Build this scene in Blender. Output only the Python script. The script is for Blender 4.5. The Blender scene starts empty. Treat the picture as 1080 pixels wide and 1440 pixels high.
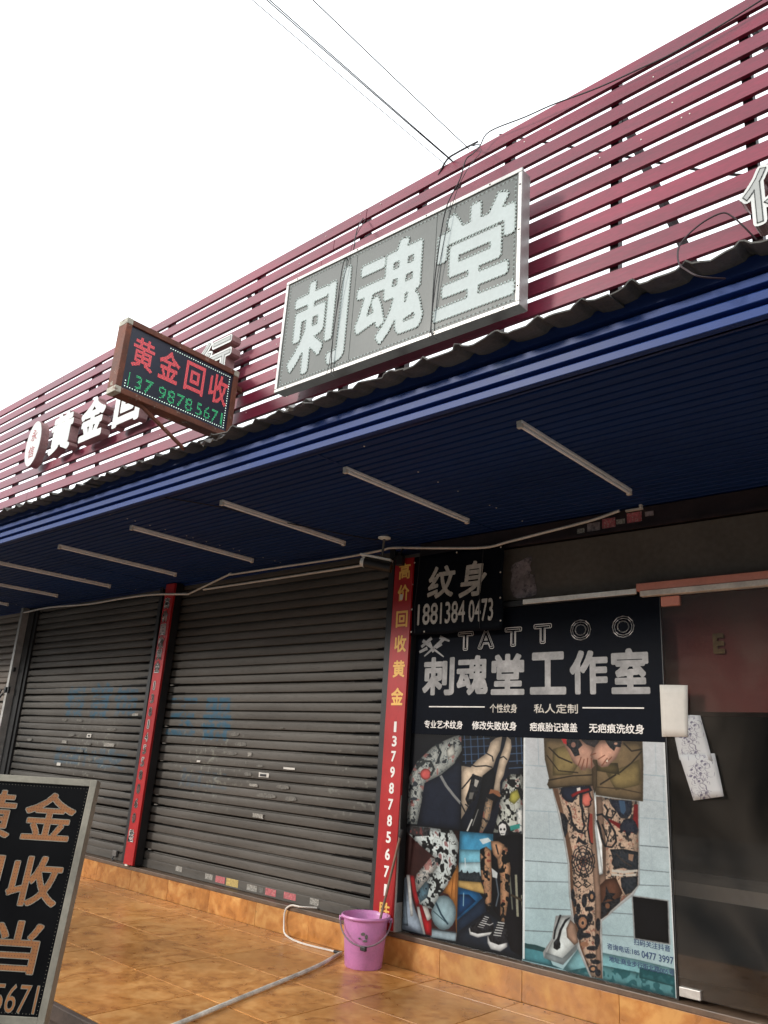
import bpy, math, random
import numpy as np
from mathutils import Matrix, Vector
random.seed(7); RNG = np.random.default_rng(11)
SC = bpy.context.scene
COL = SC.collection
R = math.radians

# ------------------------------------------------------------------ camera
cam_d = bpy.data.cameras.new('camera'); cam = bpy.data.objects.new('camera', cam_d); COL.objects.link(cam)
RW = ((0.746951, -0.155458, -0.64645), (0.662373, 0.258326, 0.703228), (0.057672, -0.953467, 0.295928))
cam.matrix_world = Matrix(((RW[0][0], -RW[0][1], -RW[0][2], 0), (RW[1][0], -RW[1][1], -RW[1][2], 0),
                           (RW[2][0], -RW[2][1], -RW[2][2], 1.25), (0, 0, 0, 1)))
cam_d.sensor_fit = 'VERTICAL'; cam_d.sensor_height = 36; cam_d.lens = 27.75
cam_d.clip_start = 0.05; cam_d.clip_end = 1000
SC.camera = cam
# ------------------------------------------------------------------ sky, sun, exposure
SUN_DIR = Vector((0.60, 1.0, -0.47)).normalized()          # the way the light travels
SUN_EL = math.asin(-SUN_DIR.z); SUN_AZ = math.atan2(-SUN_DIR.x, -SUN_DIR.y)
w = bpy.data.worlds.new('World'); SC.world = w; w.use_nodes = True
nt = w.node_tree; nt.nodes.clear()
sky = nt.nodes.new('ShaderNodeTexSky'); sky.sky_type = 'NISHITA'; sky.sun_disc = False
sky.sun_elevation = SUN_EL; sky.sun_rotation = SUN_AZ
mx = nt.nodes.new('ShaderNodeMix'); mx.data_type = 'RGBA'
mx.inputs[0].default_value = 0.86
mx.inputs[7].default_value = (8.6, 8.9, 9.1, 1)           # thin bright overcast veil
bg = nt.nodes.new('ShaderNodeBackground'); bg.inputs[1].default_value = 0.15
wo = nt.nodes.new('ShaderNodeOutputWorld')
nt.links.new(sky.outputs[0], mx.inputs[6]); nt.links.new(mx.outputs[2], bg.inputs[0]); nt.links.new(bg.outputs[0], wo.inputs[0])
sd = bpy.data.lights.new('sun', 'SUN'); sd.energy = 1.5; sd.angle = R(10); sd.color = (1, .95, .88)
so = bpy.data.objects.new('sun', sd); COL.objects.link(so)
so.rotation_euler = SUN_DIR.to_track_quat('-Z', 'Y').to_euler(); so.location = (-6, -8, 12)
SC.view_settings.view_transform = 'Standard'; SC.view_settings.look = 'None'
SC.view_settings.gamma = 1; SC.view_settings.exposure = 0.75; SC.view_settings.use_curve_mapping = False

# ------------------------------------------------------------------ materials
def N(nt, t): return nt.nodes.new(t)
def mat(name, col, rough=.6, metal=0, var=.25, scale=3.0, fine=60.0, bump=.15, emit=None, estr=0, spec=.5,
        col2=None, thr=(.45, .65), stretch=(1, 1, 1), coat=0):
    """Principled with world-placed grime: broad noise, fine grain, optional second colour in patches."""
    m = bpy.data.materials.new(name); m.use_nodes = True; t = m.node_tree; b = t.nodes['Principled BSDF']
    g = N(t, 'ShaderNodeNewGeometry'); mp = N(t, 'ShaderNodeMapping'); mp.inputs['Scale'].default_value = stretch
    t.links.new(g.outputs['Position'], mp.inputs[0])
    n1 = N(t, 'ShaderNodeTexNoise'); n1.inputs['Scale'].default_value = scale; n1.inputs['Detail'].default_value = 5
    n2 = N(t, 'ShaderNodeTexNoise'); n2.inputs['Scale'].default_value = fine; n2.inputs['Detail'].default_value = 3
    for n in (n1, n2): t.links.new(mp.outputs[0], n.inputs['Vector'])
    mr = N(t, 'ShaderNodeMapRange'); mr.inputs[1].default_value = .3; mr.inputs[2].default_value = .7
    mr.inputs[3].default_value = 1 - var; mr.inputs[4].default_value = 1 + var * .4
    t.links.new(n1.outputs[0], mr.inputs[0])
    mr2 = N(t, 'ShaderNodeMapRange'); mr2.inputs[1].default_value = .3; mr2.inputs[2].default_value = .7
    mr2.inputs[3].default_value = 1 - var * .5; mr2.inputs[4].default_value = 1 + var * .2
    t.links.new(n2.outputs[0], mr2.inputs[0])
    mu = N(t, 'ShaderNodeMath'); mu.operation = 'MULTIPLY'
    t.links.new(mr.outputs[0], mu.inputs[0]); t.links.new(mr2.outputs[0], mu.inputs[1])
    base = N(t, 'ShaderNodeMix'); base.data_type = 'RGBA'
    base.inputs[6].default_value = (*col, 1); base.inputs[7].default_value = (*(col2 or col), 1)
    if col2:
        n3 = N(t, 'ShaderNodeTexNoise'); n3.inputs['Scale'].default_value = scale * 2.3; n3.inputs['Detail'].default_value = 7
        n3.inputs['Roughness'].default_value = .65
        t.links.new(mp.outputs[0], n3.inputs['Vector'])
        m3 = N(t, 'ShaderNodeMapRange'); m3.inputs[1].default_value = thr[0]; m3.inputs[2].default_value = thr[1]
        t.links.new(n3.outputs[0], m3.inputs[0]); t.links.new(m3.outputs[0], base.inputs[0])
    else: base.inputs[0].default_value = 0
    vm = N(t, 'ShaderNodeVectorMath'); vm.operation = 'SCALE'
    t.links.new(base.outputs[2], vm.inputs[0]); t.links.new(mu.outputs[0], vm.inputs['Scale'])
    t.links.new(vm.outputs[0], b.inputs['Base Color'])
    rr = N(t, 'ShaderNodeMapRange'); rr.inputs[3].default_value = max(rough - .1, .03); rr.inputs[4].default_value = min(rough + .15, 1)
    t.links.new(n1.outputs[0], rr.inputs[0]); t.links.new(rr.outputs[0], b.inputs['Roughness'])
    b.inputs['Metallic'].default_value = metal; b.inputs['Specular IOR Level'].default_value = spec
    b.inputs['Coat Weight'].default_value = coat; b.inputs['Coat Roughness'].default_value = .15
    if bump:
        bp = N(t, 'ShaderNodeBump'); bp.inputs['Strength'].default_value = bump; bp.inputs['Distance'].default_value = .004
        t.links.new(n2.outputs[0], bp.inputs['Height']); t.links.new(bp.outputs[0], b.inputs['Normal'])
    if emit:
        b.inputs['Emission Color'].default_value = (*emit, 1); b.inputs['Emission Strength'].default_value = estr
    m['vec'] = 1
    return m

def lin(r, g, b): return tuple(((c / 255) / 12.92 if c / 255 <= .04045 else ((c / 255 + .055) / 1.055) ** 2.4) for c in (r, g, b))

M = {}
M['red_slat'] = mat('red painted slat', (.195, .009, .034), .38, 0, .34, 1.6, 40, .12, col2=(.155, .014, .036), thr=(.50, .70), stretch=(.6, 1, 2.5), spec=.5)
M['dark_steel'] = mat('dark painted steel tube', (.028, .010, .012), .6, 0, .3, 6)
M['blue_fascia'] = mat('blue enamelled fascia', (.008, .038, .18), .5, 0, .18, 2.2, 30, .06, col2=(.10, .15, .26), thr=(.60, .74), stretch=(.5, 1, 1), spec=.35)
M['blue_deep'] = mat('blue enamelled panel', (.010, .030, .13), .4, 0, .25, 2.0, 40, .08, stretch=(.3, 1, 1))
M['navy_ceiling'] = mat('navy ribbed ceiling sheet', (.004, .028, .125), .55, 0, .25, 1.4, 40, .05, spec=.25, stretch=(.25, 1, 1))
M['roof_sheet'] = mat('grey fibre roof sheet', (.115, .110, .100), .85, 0, .35, 3.5, 90, .4, col2=(.065, .062, .058), thr=(.5, .7))
M['tube'] = mat('lamp batten white', (.93, .92, .92), .4, 0, .15, 8)
M['tube_glass'] = mat('unlit fluorescent tube', (.95, .95, .95), .2, 0, .08, 8, 40, 0)
M['alu'] = mat('weathered aluminium', (.50, .48, .45), .42, .7, .25, 8)
M['alu_dark'] = mat('dirty aluminium guide', (.16, .15, .14), .5, .5, .4, 8)
M['black_paint'] = mat('black painted metal', (.012, .012, .013), .45, 0, .3, 8)
M['white_paint'] = mat('white painted metal', (.88, .90, .86), .45, 0, .2, 8)
M['dim_white'] = mat('aged white plastic', (.74, .68, .60), .5, 0, .25, 8)
M['red_vinyl'] = mat('red vinyl strip', (.40, .010, .012), .38, 0, .22, 4, 40, .05, stretch=(1, 1, .4))
M['gold_print'] = mat('gold printed letter', (.80, .46, .10), .5, 0, .15, 12, 40, 0)
M['white_print'] = mat('white printed letter', (.80, .76, .72), .5, 0, .12, 12, 40, 0)
M['black_print'] = mat('black printed shadow', (.012, .010, .010), .5, 0, .1, 12, 40, 0)
M['navy_print'] = mat('dark navy poster film', (.0045, .0062, .011), .5, 0, .25, 3, 40, .03, spec=.05)
M['silver_print'] = mat('silver printed letter', (.30, .29, .285), .45, 0, .45, 7, 40, 0)
M['banner_cloth'] = mat('dark banner cloth', (.005, .0065, .010), .5, 0, .3, 5, 60, .2, spec=.05)
M['pale_print'] = mat('pale banner letter', (.52, .48, .42), .5, 0, .2, 20, 40, 0, col2=(.34, .30, .24), thr=(.55, .7))
M['transom'] = mat('dark filmed transom glass', (.135, .115, .095), .42, 0, .3, 1.6, 30, .03, spec=.25)
M['paper'] = mat('white paper sheet', (.60, .57, .52), .8, 0, .08, 6, 40, .05)
M['paper_draw'] = mat('paper with pencil drawing', (.52, .50, .50), .8, 0, .05, 6, 40, .05)
M['peel'] = mat('torn film residue', (.27, .22, .22), .7, 0, .5, 14, 50, .1, col2=(.10,.085,.09), thr=(.5, .62))
M['plum_trim'] = mat('plum painted beam', (.030, .016, .018), .5, 0, .5, 7, 50, .1)
M['pink_label'] = mat('faded pink label', (.50, .12, .13), .6, 0, .4, 40, 90, .05, col2=(.46, .38, .34), thr=(.55, .62))
M['salmon'] = mat('salmon rail reflection and clip', (.72, .27, .19), .4, 0, .15, 6)
M['pvc'] = mat('white pvc conduit', (.74, .69, .62), .5, 0, .2, 9)
M['pvc_floor'] = mat('scuffed white pvc pipe', (.66, .62, .54), .55, 0, .4, 9, 60, .1)
M['wire'] = mat('black cable', (.012, .010, .010), .6, 0, .2, 9)
M['bucket'] = mat('pink plastic', (.56, .22, .46), .35, 0, .16, 9, 80, .05, col2=(.48, .22, .40), thr=(.55, .7))
M['bail'] = mat('grey bucket handle', (.20, .14, .16), .45, 0, .2, 9)
M['stick'] = mat('worn wooden pole', (.19, .12, .085), .6, 0, .35, 20)
M['grey_sign'] = mat('grey acrylic sign face', (.060, .070, .062), .42, 0, .24, 2.5, 60, .05, stretch=(1.6, 1, .5))
M['sign_letter'] = mat('pale green grey letter', (.38, .43, .42), .5, 0, .12, 6, 60, .03)
M['led_off'] = mat('unlit led bead', (.55, .62, .58), .3, 0, .1, 6, 40, 0)
M['led_hole'] = mat('led bead socket', (.03, .035, .03), .5, 0, .1, 6, 40, 0)
M['sign_frame'] = mat('silver sign frame', (.42, .41, .39), .32, .55, .2, 6)
M['letter_white'] = mat('white channel letter face', (.62, .63, .60), .4, 0, .14, 6)
M['letter_grey'] = mat('grey channel letter face', (.36, .37, .35), .4, 0, .14, 6)
M['letter_side'] = mat('channel letter side', (.36, .22, .21), .4, .3, .35, 8)
M['rust'] = mat('rusty sign frame', (.170, .052, .026), .7, 0, .45, 9, 70, .3, col2=(.40, .36, .28), thr=(.60, .68))
M['rust_pale'] = mat('flaking corner plate', (.50, .47, .37), .6, 0, .35, 12, 70, .2, col2=(.16, .06, .03), thr=(.55, .65))
M['led_panel'] = mat('blue black led panel', (.016, .020, .040), .35, 0, .2, 5, 60, .03)
M['led_red_base'] = mat('dull red led letter', (.34, .085, .10), .5, 0, .1, 5, 60, 0, emit=(1, .10, .10), estr=.05)
M['led_red'] = mat('lit red led', (.6, .08, .08), .4, 0, 0, 5, 60, 0, emit=(1, .07, .09), estr=.7)
M['led_green'] = mat('lit green led', (.1, .5, .2), .4, 0, 0, 5, 60, 0, emit=(.04, .80, .30), estr=.55)
M['led_white'] = mat('lit white led', (.7, .8, .7), .4, 0, 0, 5, 60, 0, emit=(.7, 1, .85), estr=.7)
M['board_panel'] = mat('black sign board', (.0035, .0035, .004), .35, 0, .2, 5, 60, .03, spec=.08)
M['board_letter'] = mat('tan led letter', (.27, .098, .022), .5, 0, .22, 10, 60, .05)
M['board_bead'] = mat('dark led bead', (.07, .012, .008), .5, 0, .1, 10, 60, 0)
M['board_frame'] = mat('grey board frame', (.26, .235, .185), .45, .3, .25, 7)
M['street'] = mat('street concrete', (.15, .145, .135), .85, 0, .35, .8, 30, .4)
M['riser'] = mat('stained step riser', (.085, .055, .040), .7, 0, .4, 4)
M['grout'] = mat('dark tile joint', (.050, .022, .010), .8, 0, .3, 6)
M['sill'] = mat('brown granite sill', (.125, .080, .052), .4, 0, .3, 12, 90, .05)
M['inside'] = mat('dark interior wall', (.03, .027, .024), .8, 0, .3, 1.3)
M['inside_red'] = mat('plum interior wall', (.19, .048, .046), .7, 0, .3, 1.2)
M['inside_floor'] = mat('interior floor', (.10, .09, .07), .5, 0, .3, 1.2)
M['plaster'] = mat('grey plaster wall', (.20, .18, .16), .85, 0, .3, 2.0)
M['far_wall'] = mat('pale rendered facade', (.13, .115, .10), .8, 0, .25, .6)
M['far_glass'] = mat('dark window pane', (.05, .05, .05), .35, 0, .1, 2)
M['debris'] = mat('grey plastic film', (.20, .19, .18), .5, 0, .4, 20)
M['old_label'] = mat('old paper label', (.36, .34, .30), .7, 0, .5, 60, 120, .05, col2=(.16, .14, .12), thr=(.5, .6))
M['yellow_label'] = mat('yellow label', (.50, .36, .12), .7, 0, .3, 60, 120, .05, col2=(.06, .05, .04), thr=(.6, .65))
M['residue'] = mat('paper residue', (.17, .16, .14), .8, 0, .5, 50, 120, .05, col2=(.12, .11, .10), thr=(.5, .62))
M['inner_letter'] = mat('dull yellow inner letter', (.20, .13, .055), .7, 0, .3, 20, 60, 0)
M['blue_text'] = mat('blue printed text', (.02, .05, .12), .5, 0, .1, 20, 60, 0)
M['text_red'] = mat('red printed text', (.35, .03, .04), .5, 0, .1, 20, 60, 0)

def tile_mat(name, wall=False):
    m = bpy.data.materials.new(name); m.use_nodes = True; t = m.node_tree; b = t.nodes['Principled BSDF']
    g = N(t, 'ShaderNodeNewGeometry'); oi = N(t, 'ShaderNodeObjectInfo')
    off = N(t, 'ShaderNodeVectorMath'); off.operation = 'SCALE'; off.inputs[0].default_value = (17, 9, 5)
    t.links.new(oi.outputs['Random'], off.inputs['Scale'])
    ad = N(t, 'ShaderNodeVectorMath'); t.links.new(g.outputs['Position'], ad.inputs[0]); t.links.new(off.outputs[0], ad.inputs[1])
    n1 = N(t, 'ShaderNodeTexNoise'); n1.inputs['Scale'].default_value = 4.5; n1.inputs['Detail'].default_value = 6; n1.inputs['Distortion'].default_value = 1.4
    n2 = N(t, 'ShaderNodeTexNoise'); n2.inputs['Scale'].default_value = 22; n2.inputs['Detail'].default_value = 6
    n4 = N(t, 'ShaderNodeTexNoise'); n4.inputs['Scale'].default_value = 1.1; n4.inputs['Detail'].default_value = 4
    t.links.new(ad.outputs[0], n1.inputs[0]); t.links.new(ad.outputs[0], n2.inputs[0]); t.links.new(g.outputs['Position'], n4.inputs[0])
    cr = N(t, 'ShaderNodeValToRGB'); e = cr.color_ramp.elements
    cols = ((.30, (.27, .095, .022)), (.48, (.55, .235, .060)), (.62, (.68, .34, .112))) if not wall else ((.3, (.28, .105, .024)), (.5, (.47, .195, .048)), (.64, (.60, .31, .095)))
    e[0].position = cols[0][0]; e[0].color = (*cols[0][1], 1); e[1].position = cols[2][0]; e[1].color = (*cols[2][1], 1)
    k = e.new(cols[1][0]); k.color = (*cols[1][1], 1)
    mx = N(t, 'ShaderNodeMath'); mx.operation = 'ADD'; sc = N(t, 'ShaderNodeMath'); sc.operation = 'MULTIPLY'; sc.inputs[1].default_value = .35
    s2 = N(t, 'ShaderNodeMath'); s2.operation = 'MULTIPLY'; s2.inputs[1].default_value = .65
    t.links.new(n2.outputs[0], sc.inputs[0]); t.links.new(n1.outputs[0], s2.inputs[0])
    t.links.new(sc.outputs[0], mx.inputs[0]); t.links.new(s2.outputs[0], mx.inputs[1]); t.links.new(mx.outputs[0], cr.inputs[0])
    dr = N(t, 'ShaderNodeMapRange'); dr.inputs[1].default_value = .35; dr.inputs[2].default_value = .6; dr.inputs[3].default_value = .66; dr.inputs[4].default_value = 1.06
    t.links.new(n4.outputs[0], dr.inputs[0])
    pr = N(t, 'ShaderNodeMapRange'); pr.inputs[3].default_value = .86; pr.inputs[4].default_value = 1.1; t.links.new(oi.outputs['Random'], pr.inputs[0])
    mm = N(t, 'ShaderNodeMath'); mm.operation = 'MULTIPLY'; t.links.new(dr.outputs[0], mm.inputs[0]); t.links.new(pr.outputs[0], mm.inputs[1])
    # small dark dirt specks
    vs = N(t, 'ShaderNodeTexNoise'); vs.inputs['Scale'].default_value = 38; vs.inputs['Detail'].default_value = 2
    t.links.new(ad.outputs[0], vs.inputs[0])
    vr = N(t, 'ShaderNodeMapRange'); vr.inputs[1].default_value = .73; vr.inputs[2].default_value = .79; vr.inputs[3].default_value = 1; vr.inputs[4].default_value = .45
    t.links.new(vs.outputs[0], vr.inputs[0])
    m2 = N(t, 'ShaderNodeMath'); m2.operation = 'MULTIPLY'; t.links.new(mm.outputs[0], m2.inputs[0]); t.links.new(vr.outputs[0], m2.inputs[1])
    vm = N(t, 'ShaderNodeVectorMath'); vm.operation = 'SCALE'; t.links.new(cr.outputs[0], vm.inputs[0]); t.links.new(m2.outputs[0], vm.inputs['Scale'])
    t.links.new(vm.outputs[0], b.inputs['Base Color'])
    rr = N(t, 'ShaderNodeMapRange'); rr.inputs[3].default_value = .14; rr.inputs[4].default_value = .48; t.links.new(n1.outputs[0], rr.inputs[0]); t.links.new(rr.outputs[0], b.inputs['Roughness'])
    bp = N(t, 'ShaderNodeBump'); bp.inputs['Strength'].default_value = .12; bp.inputs['Distance'].default_value = .003
    t.links.new(n2.outputs[0], bp.inputs['Height']); t.links.new(bp.outputs[0], b.inputs['Normal'])
    return m
M['tile'] = tile_mat('orange stone look tile'); M['skirt_tile'] = tile_mat('orange marbled skirting tile', True)

def glass_mat():
    m = bpy.data.materials.new('dark shop glass'); m.use_nodes = True; t = m.node_tree; t.nodes.remove(t.nodes['Principled BSDF'])
    out = t.nodes['Material Output']; tr = N(t, 'ShaderNodeBsdfTransparent'); tr.inputs[0].default_value = (.84, .82, .80, 1)
    gl = N(t, 'ShaderNodeBsdfGlossy'); gl.inputs['Roughness'].default_value = .03; gl.inputs[0].default_value = (.9, .9, .9, 1)
    fr = N(t, 'ShaderNodeFresnel'); fr.inputs[0].default_value = 1.5; g = N(t, 'ShaderNodeNewGeometry')
    n = N(t, 'ShaderNodeTexNoise'); n.inputs['Scale'].default_value = 1.6; n.inputs['Detail'].default_value = 7; n.inputs['Distortion'].default_value = 1.2; t.links.new(g.outputs['Position'], n.inputs[0])
    df = N(t, 'ShaderNodeBsdfDiffuse'); df.inputs[0].default_value = (.20, .17, .14, 1)
    mr = N(t, 'ShaderNodeMapRange'); mr.inputs[1].default_value = .4; mr.inputs[2].default_value = .8; mr.inputs[3].default_value = .00; mr.inputs[4].default_value = .16; t.links.new(n.outputs[0], mr.inputs[0])
    a = N(t, 'ShaderNodeMixShader'); b = N(t, 'ShaderNodeMixShader')
    t.links.new(mr.outputs[0], a.inputs[0]); t.links.new(tr.outputs[0], a.inputs[1]); t.links.new(df.outputs[0], a.inputs[2])      # smeared film on the pane, also paints in haze and reflections
    t.links.new(fr.outputs[0], b.inputs[0]); t.links.new(a.outputs[0], b.inputs[1]); t.links.new(gl.outputs[0], b.inputs[2]); t.links.new(b.outputs[0], out.inputs[0])
    return m
M['glass'] = glass_mat()

# ------------------------------------------------------------------ numpy picture painter (flat prints only)
def fill(img, pts, col, alpha=1.0, mask=None):
    H, W = img.shape[:2]; xs = [p[0] for p in pts]; ys = [p[1] for p in pts]
    x0, x1 = max(int(min(xs)) - 1, 0), min(int(max(xs)) + 2, W); y0, y1 = max(int(min(ys)) - 1, 0), min(int(max(ys)) + 2, H)
    if x1 <= x0 or y1 <= y0: return
    X = np.arange(x0, x1) + .5; Y = (np.arange(y0, y1) + .5)[:, None]; ins = np.zeros((y1 - y0, x1 - x0), bool)
    n = len(pts)
    for i in range(n):
        ax, ay = pts[i]; bx, by = pts[(i + 1) % n]
        if ay == by: continue
        c = ((ay > Y) != (by > Y)) & (X[None, :] < (bx - ax) * (Y - ay) / (by - ay) + ax)
        ins ^= c
    if mask is not None: ins &= mask[y0:y1, x0:x1]
    s = img[y0:y1, x0:x1]; s[ins] = s[ins] * (1 - alpha) + np.array(col) * alpha

def noise2(H, W, cell, seed):
    r = np.random.default_rng(seed); gh, gw = int(H / cell) + 3, int(W / cell) + 3; g = r.random((gh, gw))
    y = np.arange(H) / cell; x = np.arange(W) / cell; yi = y.astype(int); xi = x.astype(int)
    fy = y - yi; fx = x - xi; fy = (fy * fy * (3 - 2 * fy))[:, None]; fx = (fx * fx * (3 - 2 * fx))[None, :]
    a = g[yi][:, xi]; b = g[yi][:, xi + 1]; c = g[yi + 1][:, xi]; d = g[yi + 1][:, xi + 1]
    return (a * (1 - fx) + b * fx) * (1 - fy) + (c * (1 - fx) + d * fx) * fy

def blur(a, n=1):
    for _ in range(n):
        p = np.pad(a, ((1, 1), (1, 1), (0, 0)), 'edge')
        a = (p[:-2, 1:-1] + p[2:, 1:-1] + p[1:-1, :-2] + p[1:-1, 2:] + 4 * p[1:-1, 1:-1]) / 8
    return a

def to_image(name, a):
    H, W = a.shape[:2]; im = bpy.data.images.new(name, W, H)
    px = np.ones((H, W, 4), np.float32); px[..., :3] = a[..., :3]
    im.pixels.foreach_set(px.ravel()); im.update(); im.pack()
    return im

def paint(name, data, bg, w=440, h=610):
    W, H = w * 2, h * 2; img = np.zeros((H, W, 3)); yy = np.linspace(0, 1, H)[:, None, None]
    img[:] = np.array(bg[0]) * (1 - yy) + np.array(bg[1]) * yy
    ink1 = noise2(H, W, 30, 3) * .62 + noise2(H, W, 13, 4) * .38
    ink2 = noise2(H, W, 40, 5) * .6 + noise2(H, W, 17, 6) * .4
    fine1 = noise2(H, W, 19, 15) * .6 + noise2(H, W, 8, 16) * .4; fine2 = noise2(H, W, 9, 17) * .6 + noise2(H, W, 5, 18) * .4
    def soft(a, r):
        for ax in (0, 1):
            p = np.pad(a, [(r + 1, r) if k == ax else (0, 0) for k in (0, 1)], 'constant'); c = np.cumsum(p, ax)
            a = (np.take(c, range(2 * r + 1, p.shape[ax]), ax) - np.take(c, range(0, p.shape[ax] - 2 * r - 1), ax)) / (2 * r + 1)
        return a
    for rec in data:
        col = [k / 255 for k in rec[:3]]; t = rec[3]
        v = rec[4:]; pts = [(v[i] / 1000 * W, v[i + 1] / 1000 * H) for i in range(0, len(v), 2)]
        fill(img, pts, col)
        bw_, bh_ = max(p[0] for p in pts) - min(p[0] for p in pts), max(p[1] for p in pts) - min(p[1] for p in pts)
        if bw_ > W * .035 and bh_ > H * .03 and bw_ * bh_ > W * H * .004:       # printed modelling of limbs and folds
            x0, y0 = max(int(min(p[0] for p in pts)) - 4, 0), max(int(min(p[1] for p in pts)) - 4, 0); x1, y1 = min(int(x0 + bw_ + 10), W), min(int(y0 + bh_ + 10), H)
            mk = np.zeros((y1 - y0, x1 - x0, 1)); fill(mk, [(p[0] - x0, p[1] - y0) for p in pts], 1); mk = mk[..., 0]
            rr = int(max(min(bw_, bh_, W * .2) * .16, 3)); sf = np.clip((soft(soft(mk, rr), rr) - .5) * 2, 0, 1)
            sh = 1 - mk * (1 - (.62 + .46 * sf)); img[y0:y1, x0:x1] *= sh[..., None] * (1 + mk * .22 * (ink2[y0:y1, x0:x1] - .5))[..., None]
        if 20 < max(rec[:3]) < 60 and W * .015 < bw_ < W * .22: fill(img, pts, (.42, .40, .38), .5, np.abs(fine2 - .5) < .030); fill(img, pts, (.22, .23, .26), .6, fine2 > .60)
        if t == 1:
            fill(img, pts, (.30, .34, .36), .75, np.abs(ink1 - .5) < .03); fill(img, pts, (.12, .14, .16), .85, ink1 > .66)
            fill(img, pts, (.62, .28, .26), .5, (ink2 > .66))
        if t == 4:
            fill(img, pts, (.25, .20, .18), .55, np.abs(ink2 - .47) < .012); fill(img, pts, (.16, .14, .14), .6, (np.abs(ink1 - .40) < .016)); fill(img, pts, (.10, .10, .11), .8, fine1 > .66); fill(img, pts, (.5, .22, .18), .45, fine1 < .27)
        if t == 2: fill(img, pts, (.12, .30, .32), .7, ink1 > .55)
        if t == 3:
            fill(img, pts, (.055, .06, .065), .95, (ink1 > .55)); fill(img, pts, (.28, .27, .25), .8, np.abs(ink2 - .42) < .018)
            fill(img, pts, (.40, .12, .12), .6, (ink2 > .70) & (ink1 < .5))
    img = (img[0::2, 0::2] + img[1::2, 0::2] + img[0::2, 1::2] + img[1::2, 1::2]) / 4
    img = blur(img, 2)
    v = noise2(h, w, 60, 8)[..., None] * .10 + noise2(h, w, 9, 9)[..., None] * .06 + noise2(h, w, 2.2, 10)[..., None] * .07
    return to_image(name, np.clip(img * (.89 + v), 0, 1))

def image_mat(name, im, rough=.35, tint=1.0):
    m = bpy.data.materials.new(name); m.use_nodes = True; t = m.node_tree; b = t.nodes['Principled BSDF']
    uv = N(t, 'ShaderNodeUVMap'); uv.uv_map = 'UVMap'
    ti = N(t, 'ShaderNodeTexImage'); ti.image = im; ti.extension = 'EXTEND'; t.links.new(uv.outputs[0], ti.inputs[0])
    vm = N(t, 'ShaderNodeVectorMath'); vm.operation = 'SCALE'; vm.inputs['Scale'].default_value = tint
    t.links.new(ti.outputs[0], vm.inputs[0]); t.links.new(vm.outputs[0], b.inputs['Base Color']); b.inputs['Roughness'].default_value = rough; b.inputs['Specular IOR Level'].default_value = .16
    return m

# ------------------------------------------------------------------ mesh builder
class MB:
    def __init__(s): s.v = []; s.f = []; s.smooth = False
    def add(s, v, f):
        k = len(s.v); s.v += [tuple(p) for p in v]; s.f += [tuple(i + k for i in q) for q in f]; return s
    def box(s, x0, x1, y0, y1, z0, z1):
        return s.add([(x0, y0, z0), (x1, y0, z0), (x1, y1, z0), (x0, y1, z0), (x0, y0, z1), (x1, y0, z1), (x1, y1, z1), (x0, y1, z1)],
                     [(0, 3, 2, 1), (4, 5, 6, 7), (0, 1, 5, 4), (1, 2, 6, 5), (2, 3, 7, 6), (3, 0, 4, 7)])
    def hexa(s, P):                                             # eight corners, bottom loop then top loop
        return s.add(P, [(0, 3, 2, 1), (4, 5, 6, 7), (0, 1, 5, 4), (1, 2, 6, 5), (2, 3, 7, 6), (3, 0, 4, 7)])
    def prism_x(s, prof, x0, x1, close=True):                   # (y,z) outline swept along x
        n = len(prof); v = [(x0, y, z) for y, z in prof] + [(x1, y, z) for y, z in prof]
        f = [(i, (i + 1) % n, n + (i + 1) % n, n + i) for i in range(n if close else n - 1)]
        if close: f += [tuple(range(n))[::-1], tuple(range(n, 2 * n))]
        return s.add(v, f)
    def tube(s, pts, r, n=8, cap=True, r2=None):
        P = [Vector(p) for p in pts]; v = []; m = len(P); up = None
        for i, p in enumerate(P):
            d = (P[min(i + 1, m - 1)] - P[max(i - 1, 0)]).normalized()
            if up is None: up = Vector((0, 0, 1)) if abs(d.z) < .9 else Vector((1, 0, 0))
            a = d.cross(up).normalized(); b = a.cross(d).normalized(); up = b
            rr = r if r2 is None else r + (r2 - r) * i / (m - 1)
            for k in range(n):
                t = 2 * math.pi * k / n; v.append(p + a * rr * math.cos(t) + b * rr * math.sin(t))
        f = [(i * n + k, i * n + (k + 1) % n, (i + 1) * n + (k + 1) % n, (i + 1) * n + k) for i in range(m - 1) for k in range(n)]
        if cap: f += [tuple(range(n))[::-1], tuple(range((m - 1) * n, m * n))]
        return s.add(v, f)
    def lathe(s, prof, c, n=40):                                # (r,z) outline round a vertical axis
        v = []; m = len(prof)
        for r_, z in prof:
            for k in range(n):
                t = 2 * math.pi * k / n; v.append((c[0] + r_ * math.cos(t), c[1] + r_ * math.sin(t), c[2] + z))
        f = [(i * n + k, i * n + (k + 1) % n, (i + 1) * n + (k + 1) % n, (i + 1) * n + k) for i in range(m - 1) for k in range(n)]
        return s.add(v, f)
    def build(s, name, m, parent=None, bevel=0, smooth=False, recalc=True):
        me = bpy.data.meshes.new(name); me.from_pydata([tuple(p) for p in s.v], [], s.f)
        if recalc:
            import bmesh
            bm = bmesh.new(); bm.from_mesh(me); bmesh.ops.recalc_face_normals(bm, faces=bm.faces); bm.to_mesh(me); bm.free()
        me.materials.append(M[m] if isinstance(m, str) else m)
        if smooth:
            me.polygons.foreach_set('use_smooth', [True] * len(me.polygons))
            try: me.set_sharp_from_angle(angle=R(38))
            except Exception: pass
        o = bpy.data.objects.new(name, me); COL.objects.link(o)
        if parent is not None: attach(o, parent)
        if bevel:
            b = o.modifiers.new('bevel', 'BEVEL'); b.width = bevel; b.segments = 2; b.limit_method = 'ANGLE'
        return o

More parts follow.
